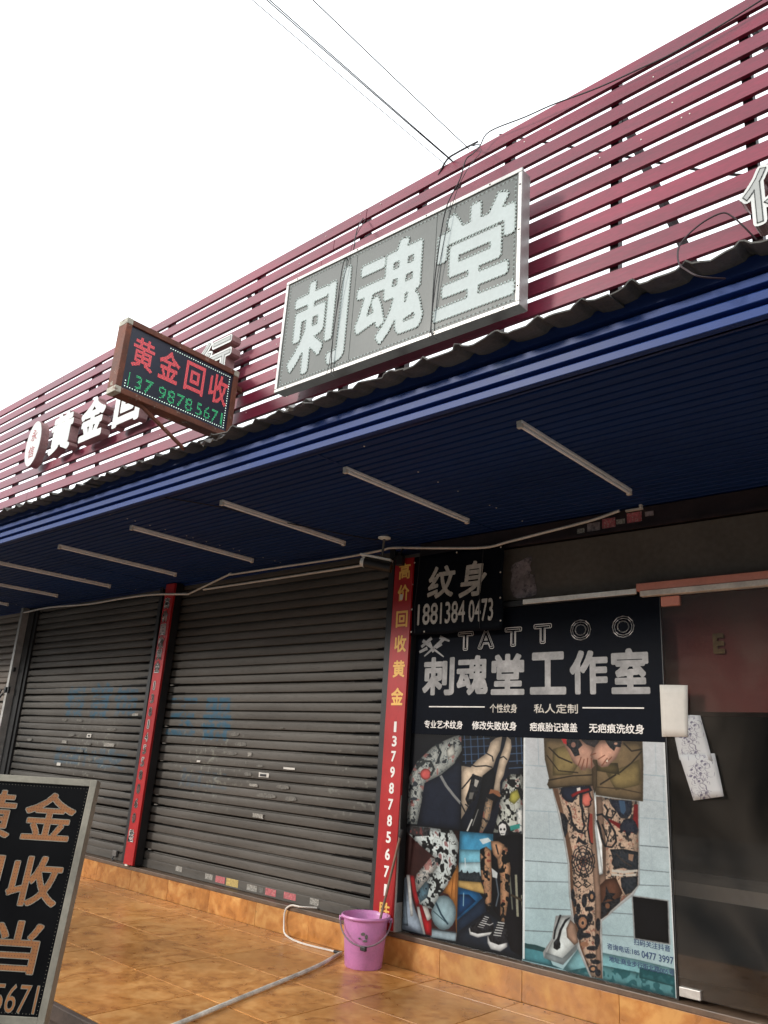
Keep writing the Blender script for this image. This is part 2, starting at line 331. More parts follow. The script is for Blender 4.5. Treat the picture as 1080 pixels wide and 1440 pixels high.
def wm(o):                                                      # world matrix without a depsgraph update
    m = Matrix.LocRotScale(o.location, o.rotation_euler, o.scale)
    return wm(o.parent) @ o.matrix_parent_inverse @ m if o.parent else m
def attach(o, parent): o.parent = parent; o.matrix_parent_inverse = wm(parent).inverted()
def tag(o, label=None, cat=None, group=None, kind=None):
    if label: o['label'] = label
    if cat: o['category'] = cat
    if group: o['group'] = group
    if kind: o['kind'] = kind
    return o
def thing(name, label, cat, loc, group=None):
    o = bpy.data.objects.new(name, None); COL.objects.link(o); o.location = loc; o.empty_display_size = .1
    return tag(o, label, cat, group)
def copy_tree(o, parent=None):
    c = o.copy(); COL.objects.link(c)
    if parent is not None: c.parent = parent
    for ch in list(o.children): copy_tree(ch, c)
    return c
def share(src, parent, loc=(0, 0, 0), rot=(0, 0, 0)):           # another part from the same mesh
    c = src.copy(); COL.objects.link(c); c.parent = parent; c.matrix_parent_inverse = wm(parent).inverted()
    c.location = loc; c.rotation_euler = rot; return c

# ------------------------------------------------------------------ lettering
_G = {}
def contours(A, px):                                            # closed outlines of the field A at one half
    H, W = A.shape; seg = {}
    B = A > .5
    code = B[:-1, :-1] * 1 + B[:-1, 1:] * 2 + B[1:, 1:] * 4 + B[1:, :-1] * 8
    def ep(j, i, e):
        if e == 0: return ('h', j, i)
        if e == 1: return ('v', j, i + 1)
        if e == 2: return ('h', j + 1, i)
        return ('v', j, i)
    def pos(k):
        t, j, i = k
        if t == 'h': a, b = A[j, i], A[j, i + 1]; return (i + (.5 - a) / (b - a), float(j))
        a, b = A[j, i], A[j + 1, i]; return (float(i), j + (.5 - a) / (b - a))
    T = {1: ((3, 0),), 2: ((0, 1),), 3: ((3, 1),), 4: ((1, 2),), 5: ((3, 2), (1, 0)), 6: ((0, 2),), 7: ((3, 2),), 8: ((2, 3),), 9: ((2, 0),), 10: ((0, 3), (2, 1)), 11: ((2, 1),), 12: ((1, 3),), 13: ((1, 0),), 14: ((0, 3),)}
    for j, i in zip(*np.nonzero((code > 0) & (code < 15))):
        for a, b in T[int(code[j, i])]: seg[ep(j, i, a)] = ep(j, i, b)
    out = []
    while seg:
        st = next(iter(seg)); cur = seg.pop(st); lp = [st]
        while cur != st and cur in seg: lp.append(cur); cur = seg.pop(cur)
        P = [pos(k) for k in lp]
        # drop points that lie on straight runs
        def dp(pts, tol):
            if len(pts) < 3: return pts
            a, b = pts[0], pts[-1]; dx, dy = b[0] - a[0], b[1] - a[1]; l = math.hypot(dx, dy); m = 0; mi = 0
            for q_ in range(1, len(pts) - 1):
                p = pts[q_]; d = abs(dx * (p[1] - a[1]) - dy * (p[0] - a[0])) / l if l > 1e-9 else math.hypot(p[0] - a[0], p[1] - a[1])
                if d > m: m, mi = d, q_
            return [a, b] if m < tol else dp(pts[:mi + 1], tol)[:-1] + dp(pts[mi:], tol)
        h = len(P) // 2; P = dp(P[:h + 1], .32)[:-1] + dp(P[h:] + P[:1], .32)[:-1]
        if len(P) > 2: out.append([(x / px, y / px) for x, y in P])
    return out
def fat(V, F, bold, px):
    pad = .12; xs = [p[0] for p in V]; ys = [p[1] for p in V]; x0, y0 = min(xs) - pad, min(ys) - pad
    W, H = int((max(xs) + pad - x0) * px) + 1, int((max(ys) + pad - y0) * px) + 1; a = np.zeros((H, W, 1))
    for f in F: fill(a, [((V[i][0] - x0) * px, (V[i][1] - y0) * px) for i in f], 1)
    a = a[..., 0]; r = bold * px; b = a.copy(); n = int(math.ceil(r))
    for dj in range(-n, n + 1):
        for di in range(-n, n + 1):
            if di * di + dj * dj <= r * r + .3: b = np.maximum(b, np.roll(np.roll(a, dj, 0), di, 1))
    b = blur(b[..., None], 1)[..., 0]
    L = contours(b, px); c = bpy.data.curves.new('t', 'CURVE'); c.dimensions = '2D'; c.fill_mode = 'BOTH'
    for lp in L:
        s = c.splines.new('POLY'); s.points.add(len(lp) - 1); s.use_cyclic_u = True
        for k, (x, y) in enumerate(lp): s.points[k].co = (x + x0, y + y0, 0, 1)
    return c
def glyph(s, bold=0.0, shear=0.0):
    key = (s, bold, shear)
    if key in _G: return _G[key]
    if bold > .008:
        V, F, _ = glyph(s, 0.0, shear); c = fat(V, F, bold, 110 if len(s) == 1 else 64)
    else:
        c = bpy.data.curves.new('t', 'FONT'); c.body = s; c.size = 1; c.resolution_u = 3; c.shear = shear
    o = bpy.data.objects.new('t', c); COL.objects.link(o); bpy.context.view_layer.update()
    me = bpy.data.meshes.new_from_object(o.evaluated_get(bpy.context.evaluated_depsgraph_get()))
    V = [(v.co.x, v.co.y) for v in me.vertices]; F = [tuple(p.vertices) for p in me.polygons]
    cnt = {}
    for f in F:
        for i in range(len(f)):
            a, b = f[i], f[(i + 1) % len(f)]; k = (min(a, b), max(a, b)); cnt.setdefault(k, []).append((a, b))
    nxt = {e[0][0]: e[0][1] for k, e in cnt.items() if len(e) == 1}
    loops = []; left = dict(nxt)
    while left:
        st = next(iter(left)); lp = [st]; cur = left.pop(st)
        while cur != st and cur in left: lp.append(cur); cur = left.pop(cur)
        loops.append(lp)
    bpy.data.objects.remove(o); bpy.data.curves.remove(c); bpy.data.meshes.remove(me)
    _G[key] = (V, F, loops); return _G[key]

class Frame:
    def __init__(s, o, u, v):
        s.o = Vector(o); s.u = Vector(u).normalized(); s.v = Vector(v).normalized(); s.n = s.u.cross(s.v)
    def p(s, x, y, d=0): return s.o + s.u * x + s.v * y + s.n * d
def fit(s, rect, bold, em=False, shear=0):
    V, F, L = glyph(s, bold, shear); x0, x1, y0, y1 = rect
    if em: a, b, c, d = 0.0, 1.0 * len(s), -.12, .88
    else:
        xs = [p[0] for p in V]; ys = [p[1] for p in V]; a, b, c, d = min(xs), max(xs), min(ys), max(ys)
    T = [(x0 + (x - a) / (b - a) * (x1 - x0), y0 + (y - c) / (d - c) * (y1 - y0)) for x, y in V]
    return T, F, L
def letters(mb, fr, s, rect, base, depth, bold=.0, em=False, shear=0):
    T, F, L = fit(s, rect, bold, em, shear); k = len(mb.v); n = len(T)
    mb.v += [tuple(fr.p(x, y, base + depth)) for x, y in T]
    mb.f += [tuple(i + k for i in f) for f in F]
    if depth > .0025:
        mb.v += [tuple(fr.p(x, y, base)) for x, y in T]
        for lp in L:
            for i in range(len(lp)):
                a, b = lp[i], lp[(i + 1) % len(lp)]; mb.f.append((a + k, b + k, b + k + n, a + k + n))
    return T, F, L
def loop_points(T, L, step):
    out = []
    for lp in L:
        pts = [T[i] for i in lp] + [T[lp[0]]]; acc = 0
        for a, b in zip(pts, pts[1:]):
            d = math.hypot(b[0] - a[0], b[1] - a[1]); t = step - acc
            while t <= d: out.append((a[0] + (b[0] - a[0]) * t / d, a[1] + (b[1] - a[1]) * t / d)); t += step
            acc = (acc + d) % step
    return out
def outline(mb, fr, T, L, wdt, d):                              # thin printed contour line
    for lp in L:
        P = [T[i] for i in lp]; n = len(P)
        for i in range(n):
            a, b = P[i], P[(i + 1) % n]; dx, dy = b[0] - a[0], b[1] - a[1]; l = math.hypot(dx, dy) or 1; nx, ny = -dy / l * wdt / 2, dx / l * wdt / 2
            ex, ey = dx / l * wdt / 2, dy / l * wdt / 2
            mb.add([fr.p(a[0] - nx - ex, a[1] - ny - ey, d), fr.p(b[0] - nx + ex, b[1] - ny + ey, d), fr.p(b[0] + nx + ex, b[1] + ny + ey, d), fr.p(a[0] + nx - ex, a[1] + ny - ey, d)], [(0, 1, 2, 3)])
def inside_points(T, F, step, jit=0):
    out = []
    for f in F:
        P = [T[i] for i in f]; x0 = min(p[0] for p in P); x1 = max(p[0] for p in P); y0 = min(p[1] for p in P); y1 = max(p[1] for p in P)
        i0, i1, j0, j1 = math.ceil(x0 / step), math.floor(x1 / step), math.ceil(y0 / step), math.floor(y1 / step)
        for i in range(i0, i1 + 1):
            for j in range(j0, j1 + 1):
                x, y = i * step, j * step; ins = False; n = len(P)
                for k in range(n):
                    a, b = P[k], P[(k + 1) % n]
                    if (a[1] > y) != (b[1] > y) and x < (b[0] - a[0]) * (y - a[1]) / (b[1] - a[1]) + a[0]: ins = not ins
                if ins: out.append((x, y))
    return list(set(out))
def beads(mb, fr, pts, r, d, h):
    for x, y in pts:
        v = [fr.p(x + r * math.cos(t), y + r * math.sin(t), d) for t in (0.4, 1.66, 2.91, 4.17, 5.43)] + [fr.p(x, y, d + h)]
        mb.add(v, [(i, (i + 1) % 5, 5) for i in range(5)])
def edge_pts(x0, x1, y0, y1, step):
    out = []; nx = max(int((x1 - x0) / step), 1); ny = max(int((y1 - y0) / step), 1)
    for i in range(nx + 1): out += [(x0 + (x1 - x0) * i / nx, y0), (x0 + (x1 - x0) * i / nx, y1)]
    for j in range(1, ny): out += [(x0, y0 + (y1 - y0) * j / ny), (x1, y0 + (y1 - y0) * j / ny)]
    return out
def smooth_pts(P, k=5):
    P = [Vector(p) for p in P]; out = []; Q = [P[0] * 2 - P[1]] + P + [P[-1] * 2 - P[-2]]
    for i in range(1, len(Q) - 2):
        a, b, c, d = Q[i - 1:i + 3]
        for j in range(k):
            t = j / k; out.append(.5 * ((2 * b) + (c - a) * t + (2 * a - 5 * b + 4 * c - d) * t * t + (3 * b - a - 3 * c + d) * t ** 3))
    out.append(P[-1]); return out
def cable(label, pts, r, m, name='cable', sm=True, cat='cable', n=6, group=None):
    o = MB().tube(smooth_pts(pts) if sm else pts, r, n).build(name, m, None, smooth=True); return tag(o, label, cat, group)
FAC = lambda Y: Frame((0, Y, 0), (1, 0, 0), (0, 0, 1))

# ================================================================== SETTING
tag(MB().add([(-300, -300, -.3), (300, -300, -.3), (300, 300, -.3), (-300, 300, -.3)], [(0, 1, 2, 3)]).build('street', 'street'), 'grey concrete street in front of the raised shop platform', None, kind='structure')
pl = bpy.data.objects.new('pavement', None); COL.objects.link(pl); pl.location = (-4, 3.2, 0)
tag(pl, 'raised orange tiled platform in front of the closed shops', kind='structure')
MB().box(-22, 6, 2.312, 4.30, -.35, -.012).build('base_slab', 'grout', pl)
MB().box(-22, 6, 2.290, 2.309, -.35, -.075).build('riser', 'riser', pl)
MB().box(-22, 6, 2.275, 2.309, -.072, -.003).build('edge_strip', 'riser', pl, bevel=.004)
P = .578; ys = [2.313, 2.352, 2.930, 3.508, 4.086, 4.272]
src = {}
for j in range(5):
    y0, y1 = ys[j] + .0024, ys[j + 1] - .0024
    if j == 0: continue
    if j == 1: y0 = 2.313
    for i in range(-9, 5):
        x1 = -3.258 + i * P
        if x1 > 0.2 or x1 < -9: continue
        if j not in src:
            src[j] = MB().box(0.0024, P - .0024, y0, y1, -.014, 0).build('tile', 'tile', pl, bevel=.0012); src[j].location = (x1, 0, 0)
            src[j].matrix_parent_inverse = wm(pl).inverted(); t_ = src[j]
        else: t_ = share(src[j], pl, (x1, 0, 0))
        t_.location.z = random.uniform(-.0012, .0006)

mb = MB(); r_ = random.Random(9)
for i in range(150):                                            # grit and leaf crumbs gathered by the step
    x = r_.uniform(-8.5, -1.0); y = 4.262 - abs(r_.gauss(0, .05)) if i < 100 else r_.uniform(2.5, 4.2); s = r_.uniform(.002, .007) * (1.5 if i % 9 == 0 else 1); a = r_.uniform(0, 6)
    v = [(x + s * math.cos(a + t), y + s * .6 * math.sin(a + t), .0012) for t in (0, 1.3, 2.5, 3.9, 5.1)] + [(x, y, .0012 + s * .5)]; mb.add(v, [(k, (k + 1) % 5, 5) for k in range(5)])
tag(mb.build('grit', 'riser', pl), kind='stuff')

# shop building: plinth with skirting tiles, sill, walls, interior
bd = thing('shop_building', 'single storey row of shops with roller shutters on an orange tiled plinth', 'building', (-4, 5.5, 0))
MB().box(-22, 6, 4.292, 9, -.3, .158).build('plinth', 'plaster', bd)
kx = [-12.6 + k * .5775 for k in range(24)]
kx = [x for x in kx]; off = (-3.253 - kx[0]) % .5775; kx = [x + off for x in kx]
st = None
for k, x in enumerate(kx):
    if st is None:
        st = MB().box(.0012, .5763, 4.276, 4.290, -.001, .158).build('skirting_tile', 'skirt_tile', bd, bevel=.0012); st.location.x = x; st.matrix_parent_inverse = wm(bd).inverted(); s_ = st
    else: s_ = share(st, bd, (x, 0, 0))
    s_.location.y = random.uniform(-.001, .001)
MB().box(-22, 6, 4.270, 4.47, .160, .190).build('sill', 'sill', bd, bevel=.004)
MB().box(-22, -3.585, 4.47, 4.62, .16, 2.95).build('wall', 'plaster', bd)
MB().box(-3.575, 6, 4.46, 9, .150, .1585).build('interior_floor', 'inside_floor', bd)
MB().box(-3.58, 4.2, 7.2, 7.3, .16, 1.75).build('inner_wall', 'inside', bd)
MB().box(-3.58, 4.2, 7.18, 7.3, 1.752, 3.2).build('inner_wall', 'inside_red', bd)
MB().box(-3.70, -3.585, 4.63, 7.3, .16, 3.0).build('inner_wall', 'inside', bd)
MB().box(4.2, 4.3, 4.47, 7.3, .16, 3.0).build('inner_wall', 'inside', bd)
MB().box(-3.58, 4.2, 4.60, 7.17, 2.90, 2.98).build('inner_ceiling', 'inside', bd)
MB().box(-2.3, 1.4, 4.92, 5.40, .16, .585).build('reflection_box', 'inside', bd); MB().box(-2.32, 1.42, 4.90, 5.42, .587, .665).build('reflection_top', 'paper', bd)  # added box, its pale top stands in for a reflection on the door glass
# beam and transom over the shopfront
MB().box(-3.575, 6, 4.30, 4.45, 2.640, 2.752).build('beam', 'plum_trim', bd, bevel=.003)
MB().box(-2.86, 6, 4.285, 4.30, 2.622, 2.640).build('trim_rail', 'plum_trim', bd)
MB().box(-3.575, 6, 4.335, 4.36, 2.275, 2.622).build('transom_panel', 'transom', bd)
MB().box(-3.575, -1.945, 4.30, 4.36, 2.226, 2.262).build('header_rail', 'black_paint', bd)
MB().box(-2.690, -1.930, 4.285, 4.299, 2.232, 2.262).build('header_strip', 'white_paint', bd, bevel=.002)
MB().box(-1.929, 6, 4.285, 4.345, 2.246, 2.290).build('door_rail', 'salmon', bd, bevel=.003)  # salmon colour paints in the reflection along the door header track
MB().box(-1.905, 6, 4.278, 4.340, 2.212, 2.244).build('door_rail', 'dim_white', bd, bevel=.003)
lab = [(-2.305, 2.648, .05, .030, 'old_label'), (-2.235, 2.650, .085, .052, 'peel'), (-2.135, 2.655, .085, .060, 'pink_label'), (-2.043, 2.668, .055, .030, 'old_label'), (-1.975, 2.666, .092, .060, 'pink_label'), (-1.862, 2.690, .052, .028, 'peel')]
for x, z, a, b, m in lab: MB().box(x, x + a, 4.2965, 4.2995, z, z + b).build('label', m, bd)
MB().box(-1.975, -1.87, 4.278, 4.294, 2.733, 2.744).build('bracket', 'dim_white', bd); MB().box(-1.885, -1.87, 4.270, 4.294, 2.744, 2.760).build('bracket', 'dim_white', bd)
# the post between the red strip and the window
MB().box(-3.664, -3.648, 4.262, 4.46, .19, 2.64).build('window_post', 'black_paint', bd)
MB().box(-3.648, -3.618, 4.250, 4.46, .192, 2.64).build('window_post', 'alu', bd, bevel=.002)
MB().box(-3.612, -3.602, 4.250, 4.46, .192, 2.64).build('window_post', 'alu', bd, bevel=.002)
# torn film on transom
def patch(name, pts, Y, m, parent, d=.002, wav=0):
    mb = MB(); n = len(pts); v = [(x, Y - d - (random.uniform(0, wav) if wav else 0), z) for x, z in pts]; v += [(x, Y, z) for x, z in pts]
    mb.add(v, [tuple(range(n)), tuple(range(n, 2 * n))[::-1]] + [(i, n + i, n + (i + 1) % n, (i + 1) % n) for i in range(n)])
    return mb.build(name, m, parent)
patch('torn_film', [(-2.79, 2.30), (-2.815, 2.36), (-2.81, 2.40), (-2.80, 2.455), (-2.812, 2.475), (-2.80, 2.51), (-2.775, 2.525), (-2.74, 2.530), (-2.70, 2.545), (-2.655, 2.556), (-2.652, 2.53), (-2.665, 2.49), (-2.655, 2.46), (-2.668, 2.44), (-2.632, 2.425), (-2.628, 2.38), (-2.612, 2.33), (-2.618, 2.30), (-2.66, 2.285), (-2.76, 2.284)], 4.333, 'peel', bd)

# glass shop window and glass door
gd = thing('glass_door', 'dark frameless glass door with pink clip, right of the tattoo poster', 'door', (-1.2, 4.33, .19))
MB().box(-1.800, -.74, 4.318, 4.328, .215, 2.205).build('pane', 'glass', gd)
MB().box(-.735, .32, 4.318, 4.328, .215, 2.205).build('pane', 'glass', gd)
MB().box(-1.795, -1.690, 4.306, 4.340, 2.150, 2.205).build('hinge_clip', 'salmon', gd, bevel=.003)
MB().box(-1.795, -1.690, 4.306, 4.340, .212, .255).build('hinge_clip', 'alu', gd, bevel=.003)
for z in (.65,): MB().tube([(-.80, 4.29, z + .2), (-.80, 4.27, z + .22), (-.80, 4.27, z + .9), (-.80, 4.29, z + .92)], .014, 10).build('handle', 'alu', gd, smooth=True)
wd = thing('shop_window', 'fixed shop window pane behind the tattoo poster', 'window', (-2.7, 4.34, .19))
MB().box(-3.600, -1.806, 4.318, 4.328, .192, 2.222).build('pane', 'glass', wd)
MB().box(-1.806, -1.801, 4.312, 4.334, .192, 2.222).build('edge_seal', 'black_paint', wd)

# ================================================================== ROLLER SHUTTERS
OX0, OX1, OZ0, OZ1 = -9.9, -3.8, .19, 2.76
SP = .0762
def shutter_paint():
    W, H = 1220, 514; a = np.zeros((H, W, 3)); S = W / (OX1 - OX0)
    def tx(s, x0, x1, z0, z1, al):
        V, F, L = glyph(s, .035); xs = [p[0] for p in V]; ys = [p[1] for p in V]; a0, a1, b0, b1 = min(xs), max(xs), min(ys), max(ys)
        for f in F:
            fill(a, [((x0 - OX0 + (V[i][0] - a0) / (a1 - a0) * (x1 - x0)) * S, (z0 - OZ0 + (V[i][1] - b0) / (b1 - b0) * (z1 - z0)) * S) for i in f], (al, 0, 0))
    tx('玉', -6.60, -6.14, 1.33, 1.665, 1); tx('器', -6.06, -5.64, 1.30, 1.665, 1)
    tx('银', -8.62, -8.20, 1.46, 1.80, .8); tx('首', -8.10, -7.66, 1.46, 1.83, .9); tx('饰', -7.60, -7.16, 1.46, 1.80, .8)
    tx('回收', -8.65, -7.2, .98, 1.17, .55); tx('加工', -6.3, -5.6, .90, 1.06, .35)
    n = noise2(H, W, 14, 21) * .5 + noise2(H, W, 5, 22) * .5
    a[..., 0] = blur(a, 3)[..., 0] * np.clip((n - .22) * 3.2, 0, 1)
    # dark streaks near the ends of the slats, painted for the shade there
    x = np.linspace(OX0, OX1, W)[None, :]; e = np.zeros((1, W))
    for xe in (-9.62, -7.03, -6.72, -3.86): e = np.maximum(e, np.clip(1 - np.abs(x - xe) / .55, 0, 1))
    st_ = noise2(H, 8, 6, 30)[:, :1] * .6 + .4 + np.zeros((H, W)); zz = np.linspace(0, 1, H)[:, None]
    n3 = noise2(H, W, 60, 31) * .5 + noise2(H, W, 12, 32) * .5
    a[..., 1] = np.clip(.45 * e * st_ * (.35 + 1.1 * n3) * np.clip(1.2 - abs(zz - .35) * 1.6, .15, 1), 0, 1)
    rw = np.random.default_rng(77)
    for k in range(34):                                         # black wedges paint the shade of grooves deepening towards both ends
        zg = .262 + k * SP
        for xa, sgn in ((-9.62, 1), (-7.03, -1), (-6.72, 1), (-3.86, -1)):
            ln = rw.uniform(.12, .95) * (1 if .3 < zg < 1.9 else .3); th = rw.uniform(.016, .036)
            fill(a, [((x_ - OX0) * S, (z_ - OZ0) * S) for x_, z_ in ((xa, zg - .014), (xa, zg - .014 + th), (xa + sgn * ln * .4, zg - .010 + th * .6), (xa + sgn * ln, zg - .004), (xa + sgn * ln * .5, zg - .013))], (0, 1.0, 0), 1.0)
    sp = noise2(H, W, 7, 40) * .6 + noise2(H, W, 3, 41) * .4; band = np.exp(-((zz - .36) / .12) ** 2) * (.5 + .5 * np.sin(x * 3.1 + 1)) 
    a[..., 2] = np.clip((sp - .74 + .10 * band) * 7, 0, 1) * np.clip(band * 1.3, 0, 1)
    im = to_image('shutter_marks', a); im.colorspace_settings.name = 'Non-Color'; return im
def shutter_mat(name, c0, c1):
    m = bpy.data.materials.new(name); m.use_nodes = True; t = m.node_tree; b = t.nodes['Principled BSDF']
    g = N(t, 'ShaderNodeNewGeometry'); sx = N(t, 'ShaderNodeSeparateXYZ'); t.links.new(g.outputs['Position'], sx.inputs[0])
    def mr(s, a, b_):
        k = N(t, 'ShaderNodeMapRange'); k.inputs[1].default_value = a; k.inputs[2].default_value = b_; k.clamp = False; t.links.new(s, k.inputs[0]); return k.outputs[0]
    cx = N(t, 'ShaderNodeCombineXYZ'); t.links.new(mr(sx.outputs[0], OX0, OX1), cx.inputs[0]); t.links.new(mr(sx.outputs[2], OZ0, OZ1), cx.inputs[1])
    ti = N(t, 'ShaderNodeTexImage'); ti.image = SHIMG; ti.extension = 'CLIP'; t.links.new(cx.outputs[0], ti.inputs[0])
    sp = N(t, 'ShaderNodeSeparateColor'); t.links.new(ti.outputs[0], sp.inputs[0])
    mp = N(t, 'ShaderNodeMapping'); mp.inputs['Scale'].default_value = (.5, 1, 3); t.links.new(g.outputs['Position'], mp.inputs[0])
    n1 = N(t, 'ShaderNodeTexNoise'); n1.inputs['Scale'].default_value = 2.2; n1.inputs['Detail'].default_value = 6; t.links.new(mp.outputs[0], n1.inputs[0])
    n2 = N(t, 'ShaderNodeTexNoise'); n2.inputs['Scale'].default_value = 30; n2.inputs['Detail'].default_value = 5; t.links.new(mp.outputs[0], n2.inputs[0])
    def mixc(fac, a, bc):
        k = N(t, 'ShaderNodeMix'); k.data_type = 'RGBA'
        if isinstance(fac, float): k.inputs[0].default_value = fac
        else: t.links.new(fac, k.inputs[0])
        for i, c in ((6, a), (7, bc)):
            if isinstance(c, tuple): k.inputs[i].default_value = (*c, 1)
            else: t.links.new(c, k.inputs[i])
        return k.outputs[2]
    r1 = N(t, 'ShaderNodeMapRange'); r1.inputs[1].default_value = .35; r1.inputs[2].default_value = .65; t.links.new(n1.outputs[0], r1.inputs[0])
    c = mixc(r1.outputs[0], c0, c1)
    r2 = N(t, 'ShaderNodeMapRange'); r2.inputs[1].default_value = .55; r2.inputs[2].default_value = .75; r2.inputs[4].default_value = .45; t.links.new(n2.outputs[0], r2.inputs[0])
    c = mixc(r2.outputs[0], c, tuple(q * .45 for q in c0))
    f = N(t, 'ShaderNodeMath'); f.operation = 'MULTIPLY'; f.inputs[1].default_value = .85; t.links.new(sp.outputs[0], f.inputs[0]); c = mixc(f.outputs[0], c, (.024, .095, .155))
    c = mixc(sp.outputs[2], c, (.17, .165, .14))
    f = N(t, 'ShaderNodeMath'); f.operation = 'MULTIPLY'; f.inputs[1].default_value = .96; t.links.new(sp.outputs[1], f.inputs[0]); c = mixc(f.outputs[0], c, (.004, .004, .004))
    t.links.new(c, b.inputs['Base Color']); b.inputs['Roughness'].default_value = .55; b.inputs['Specular IOR Level'].default_value = .22
    return m
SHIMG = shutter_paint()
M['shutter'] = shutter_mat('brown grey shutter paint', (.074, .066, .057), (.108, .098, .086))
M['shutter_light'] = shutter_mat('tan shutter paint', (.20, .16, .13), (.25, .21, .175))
SP = .0762
prof = [(.004, 0), (-.004, .0010), (-.0110, .0035), (-.0128, .0090), (-.0135, .032), (-.0128, .0550), (-.0105, .0605), (-.002, .0635), (.012, .0645), (.014, .0690), (.012, .0745), (.004, SP)]
def shutter(label, x0, x1, m, zt=2.80, guide='black_paint'):
    t = thing('roller_shutter', label, 'shutter', ((x0 + x1) / 2, 4.36, .19), 'roller shutters along the shopfront')
    src = None; z = .262; n = 0
    while z < zt:
        if src is None:
            mb = MB(); mb.prism_x([(4.372 + y, zz) for y, zz in prof], x0, x1, False); mb.prism_x([(4.378 + y, zz) for y, zz in prof], x0, x1, False)
            src = mb.build('slat', m, t, smooth=True, recalc=False); src.location.z = z; src.matrix_parent_inverse = wm(t).inverted(); s_ = src
        else: s_ = share(src, t, (0, 0, z))
        s_.location.y = random.uniform(-.003, .003); s_.rotation_euler.y = random.uniform(-.0011, .0011)
        z += SP; n += 1
    MB().box(x0, x1, 4.350, 4.385, .192, .262).build('bottom_bar', m, t, bevel=.004)
    MB().box(x0 - .055, x0 - .001, 4.335, 4.42, .191, 2.80).build('guide_rail', guide, t); MB().box(x1 + .001, x1 + .055, 4.335, 4.42, .191, 2.80).build('guide_rail', 'black_paint', t)
    return t
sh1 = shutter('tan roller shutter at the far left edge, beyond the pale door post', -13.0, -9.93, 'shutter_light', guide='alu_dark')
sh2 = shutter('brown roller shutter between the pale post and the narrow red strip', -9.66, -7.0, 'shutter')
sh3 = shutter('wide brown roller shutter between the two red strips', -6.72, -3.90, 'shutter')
def stickers(t, L):
    for x, z, a, b, m in L:
        MB().box(x, x + a, 4.3482, 4.3500, z, z + b).build('sticker', m, t)
slz = lambda z: .262 + round((z - .262 - .025) / SP) * SP + .014      # sit on the face of the nearest slat
stickers(sh3, [(-5.74, .216, .10, .040, 'old_label'), (-5.60, .210, .12, .048, 'pink_label'), (-5.46, .206, .15, .054, 'yellow_label'), (-5.20, .208, .12, .042, 'old_label'), (-5.06, .212, .05, .036, 'residue'), (-4.98, .206, .12, .048, 'pink_label'), (-4.77, .212, .13, .044, 'pink_label'), (-4.49, .214, .09, .042, 'old_label'), (-6.16, .222, .09, .040, 'old_label')])
def on_slats(t, L):
    for x, z, a, b, m in L:
        z = slz(z); b = min(b, .036); n = 9; k = [(x + a * (.5 + .5 * math.cos(6.2832 * i / n + .3)), z + b * (.5 + .5 * math.sin(6.2832 * i / n + .3))) for i in range(n)] if m == 'residue' else [(x, z), (x + a * .55, z), (x + a, z), (x + a, z + b * .6), (x + a, z + b), (x + a * .4, z + b), (x, z + b), (x, z + b * .5)]
        k = [(u_ + random.uniform(-.12, .12) * a * .5, v_ + random.uniform(-.14, .14) * b * .6) for u_, v_ in k]; patch('sticker', k, 4.3517, m, t, .0012)
on_slats(sh3, [(-5.62, 1.36, .12, .034, 'residue'), (-5.55, 1.28, .16, .034, 'residue'), (-5.64, 1.21, .14, .030, 'residue'), (-5.36, 1.21, .05, .03, 'old_label'), (-4.90, 1.16, .13, .016, 'paper'), (-5.24, 1.13, .09, .020, 'residue'), (-5.19, 1.05, .12, .038, 'paper'),
               (-4.97, .98, .16, .038, 'residue'), (-5.38, 1.04, .10, .03, 'residue'), (-5.30, .98, .10, .02, 'old_label'), (-5.20, .90, .24, .036, 'residue'), (-4.86, .90, .14, .036, 'residue'), (-5.22, .76, .13, .034, 'old_label'), (-6.05, 1.13, .05, .014, 'paper'), (-5.0, 1.43, .06, .012, 'residue')])
on_slats(sh2, [(-8.02, 1.27, .09, .036, 'paper'), (-8.42, 1.27, .14, .034, 'residue'), (-8.62, 1.40, .12, .034, 'residue'), (-8.30, 1.41, .14, .034, 'residue'), (-8.06, 1.19, .16, .034, 'residue'), (-7.66, 1.18, .20, .034, 'old_label'), (-8.53, 1.19, .10, .03, 'old_label'), (-8.18, 1.10, .14, .03, 'residue'), (-7.98, 1.03, .16, .026, 'residue'),
               (-8.56, .96, .08, .03, 'paper'), (-9.37, 1.19, .13, .034, 'residue'), (-8.35, 1.74, .30, .006, 'residue'), (-8.1, 1.66, .26, .008, 'residue'), (-7.2, 1.48, .10, .022, 'old_label'), (-7.65, 1.34, .18, .034, 'residue')])
MB().box(-5.175, -5.100, 4.3470, 4.3484, slz(1.05) + .008, slz(1.05) + .026).build('sticker', 'black_print', sh3)
MB().box(-7.995, -7.955, 4.3470, 4.3484, slz(1.27) + .008, slz(1.27) + .026).build('sticker', 'black_print', sh2)
MB().box(-7.16, -7.09, 4.325, 4.3495, .225, .275).build('lock_box', 'alu_dark', sh2, bevel=.004); MB().tube([(-7.12, 4.32, .225), (-7.12, 4.31, .200), (-7.09, 4.31, .195)], .007, 8).build('lock_bolt', 'black_paint', sh2)
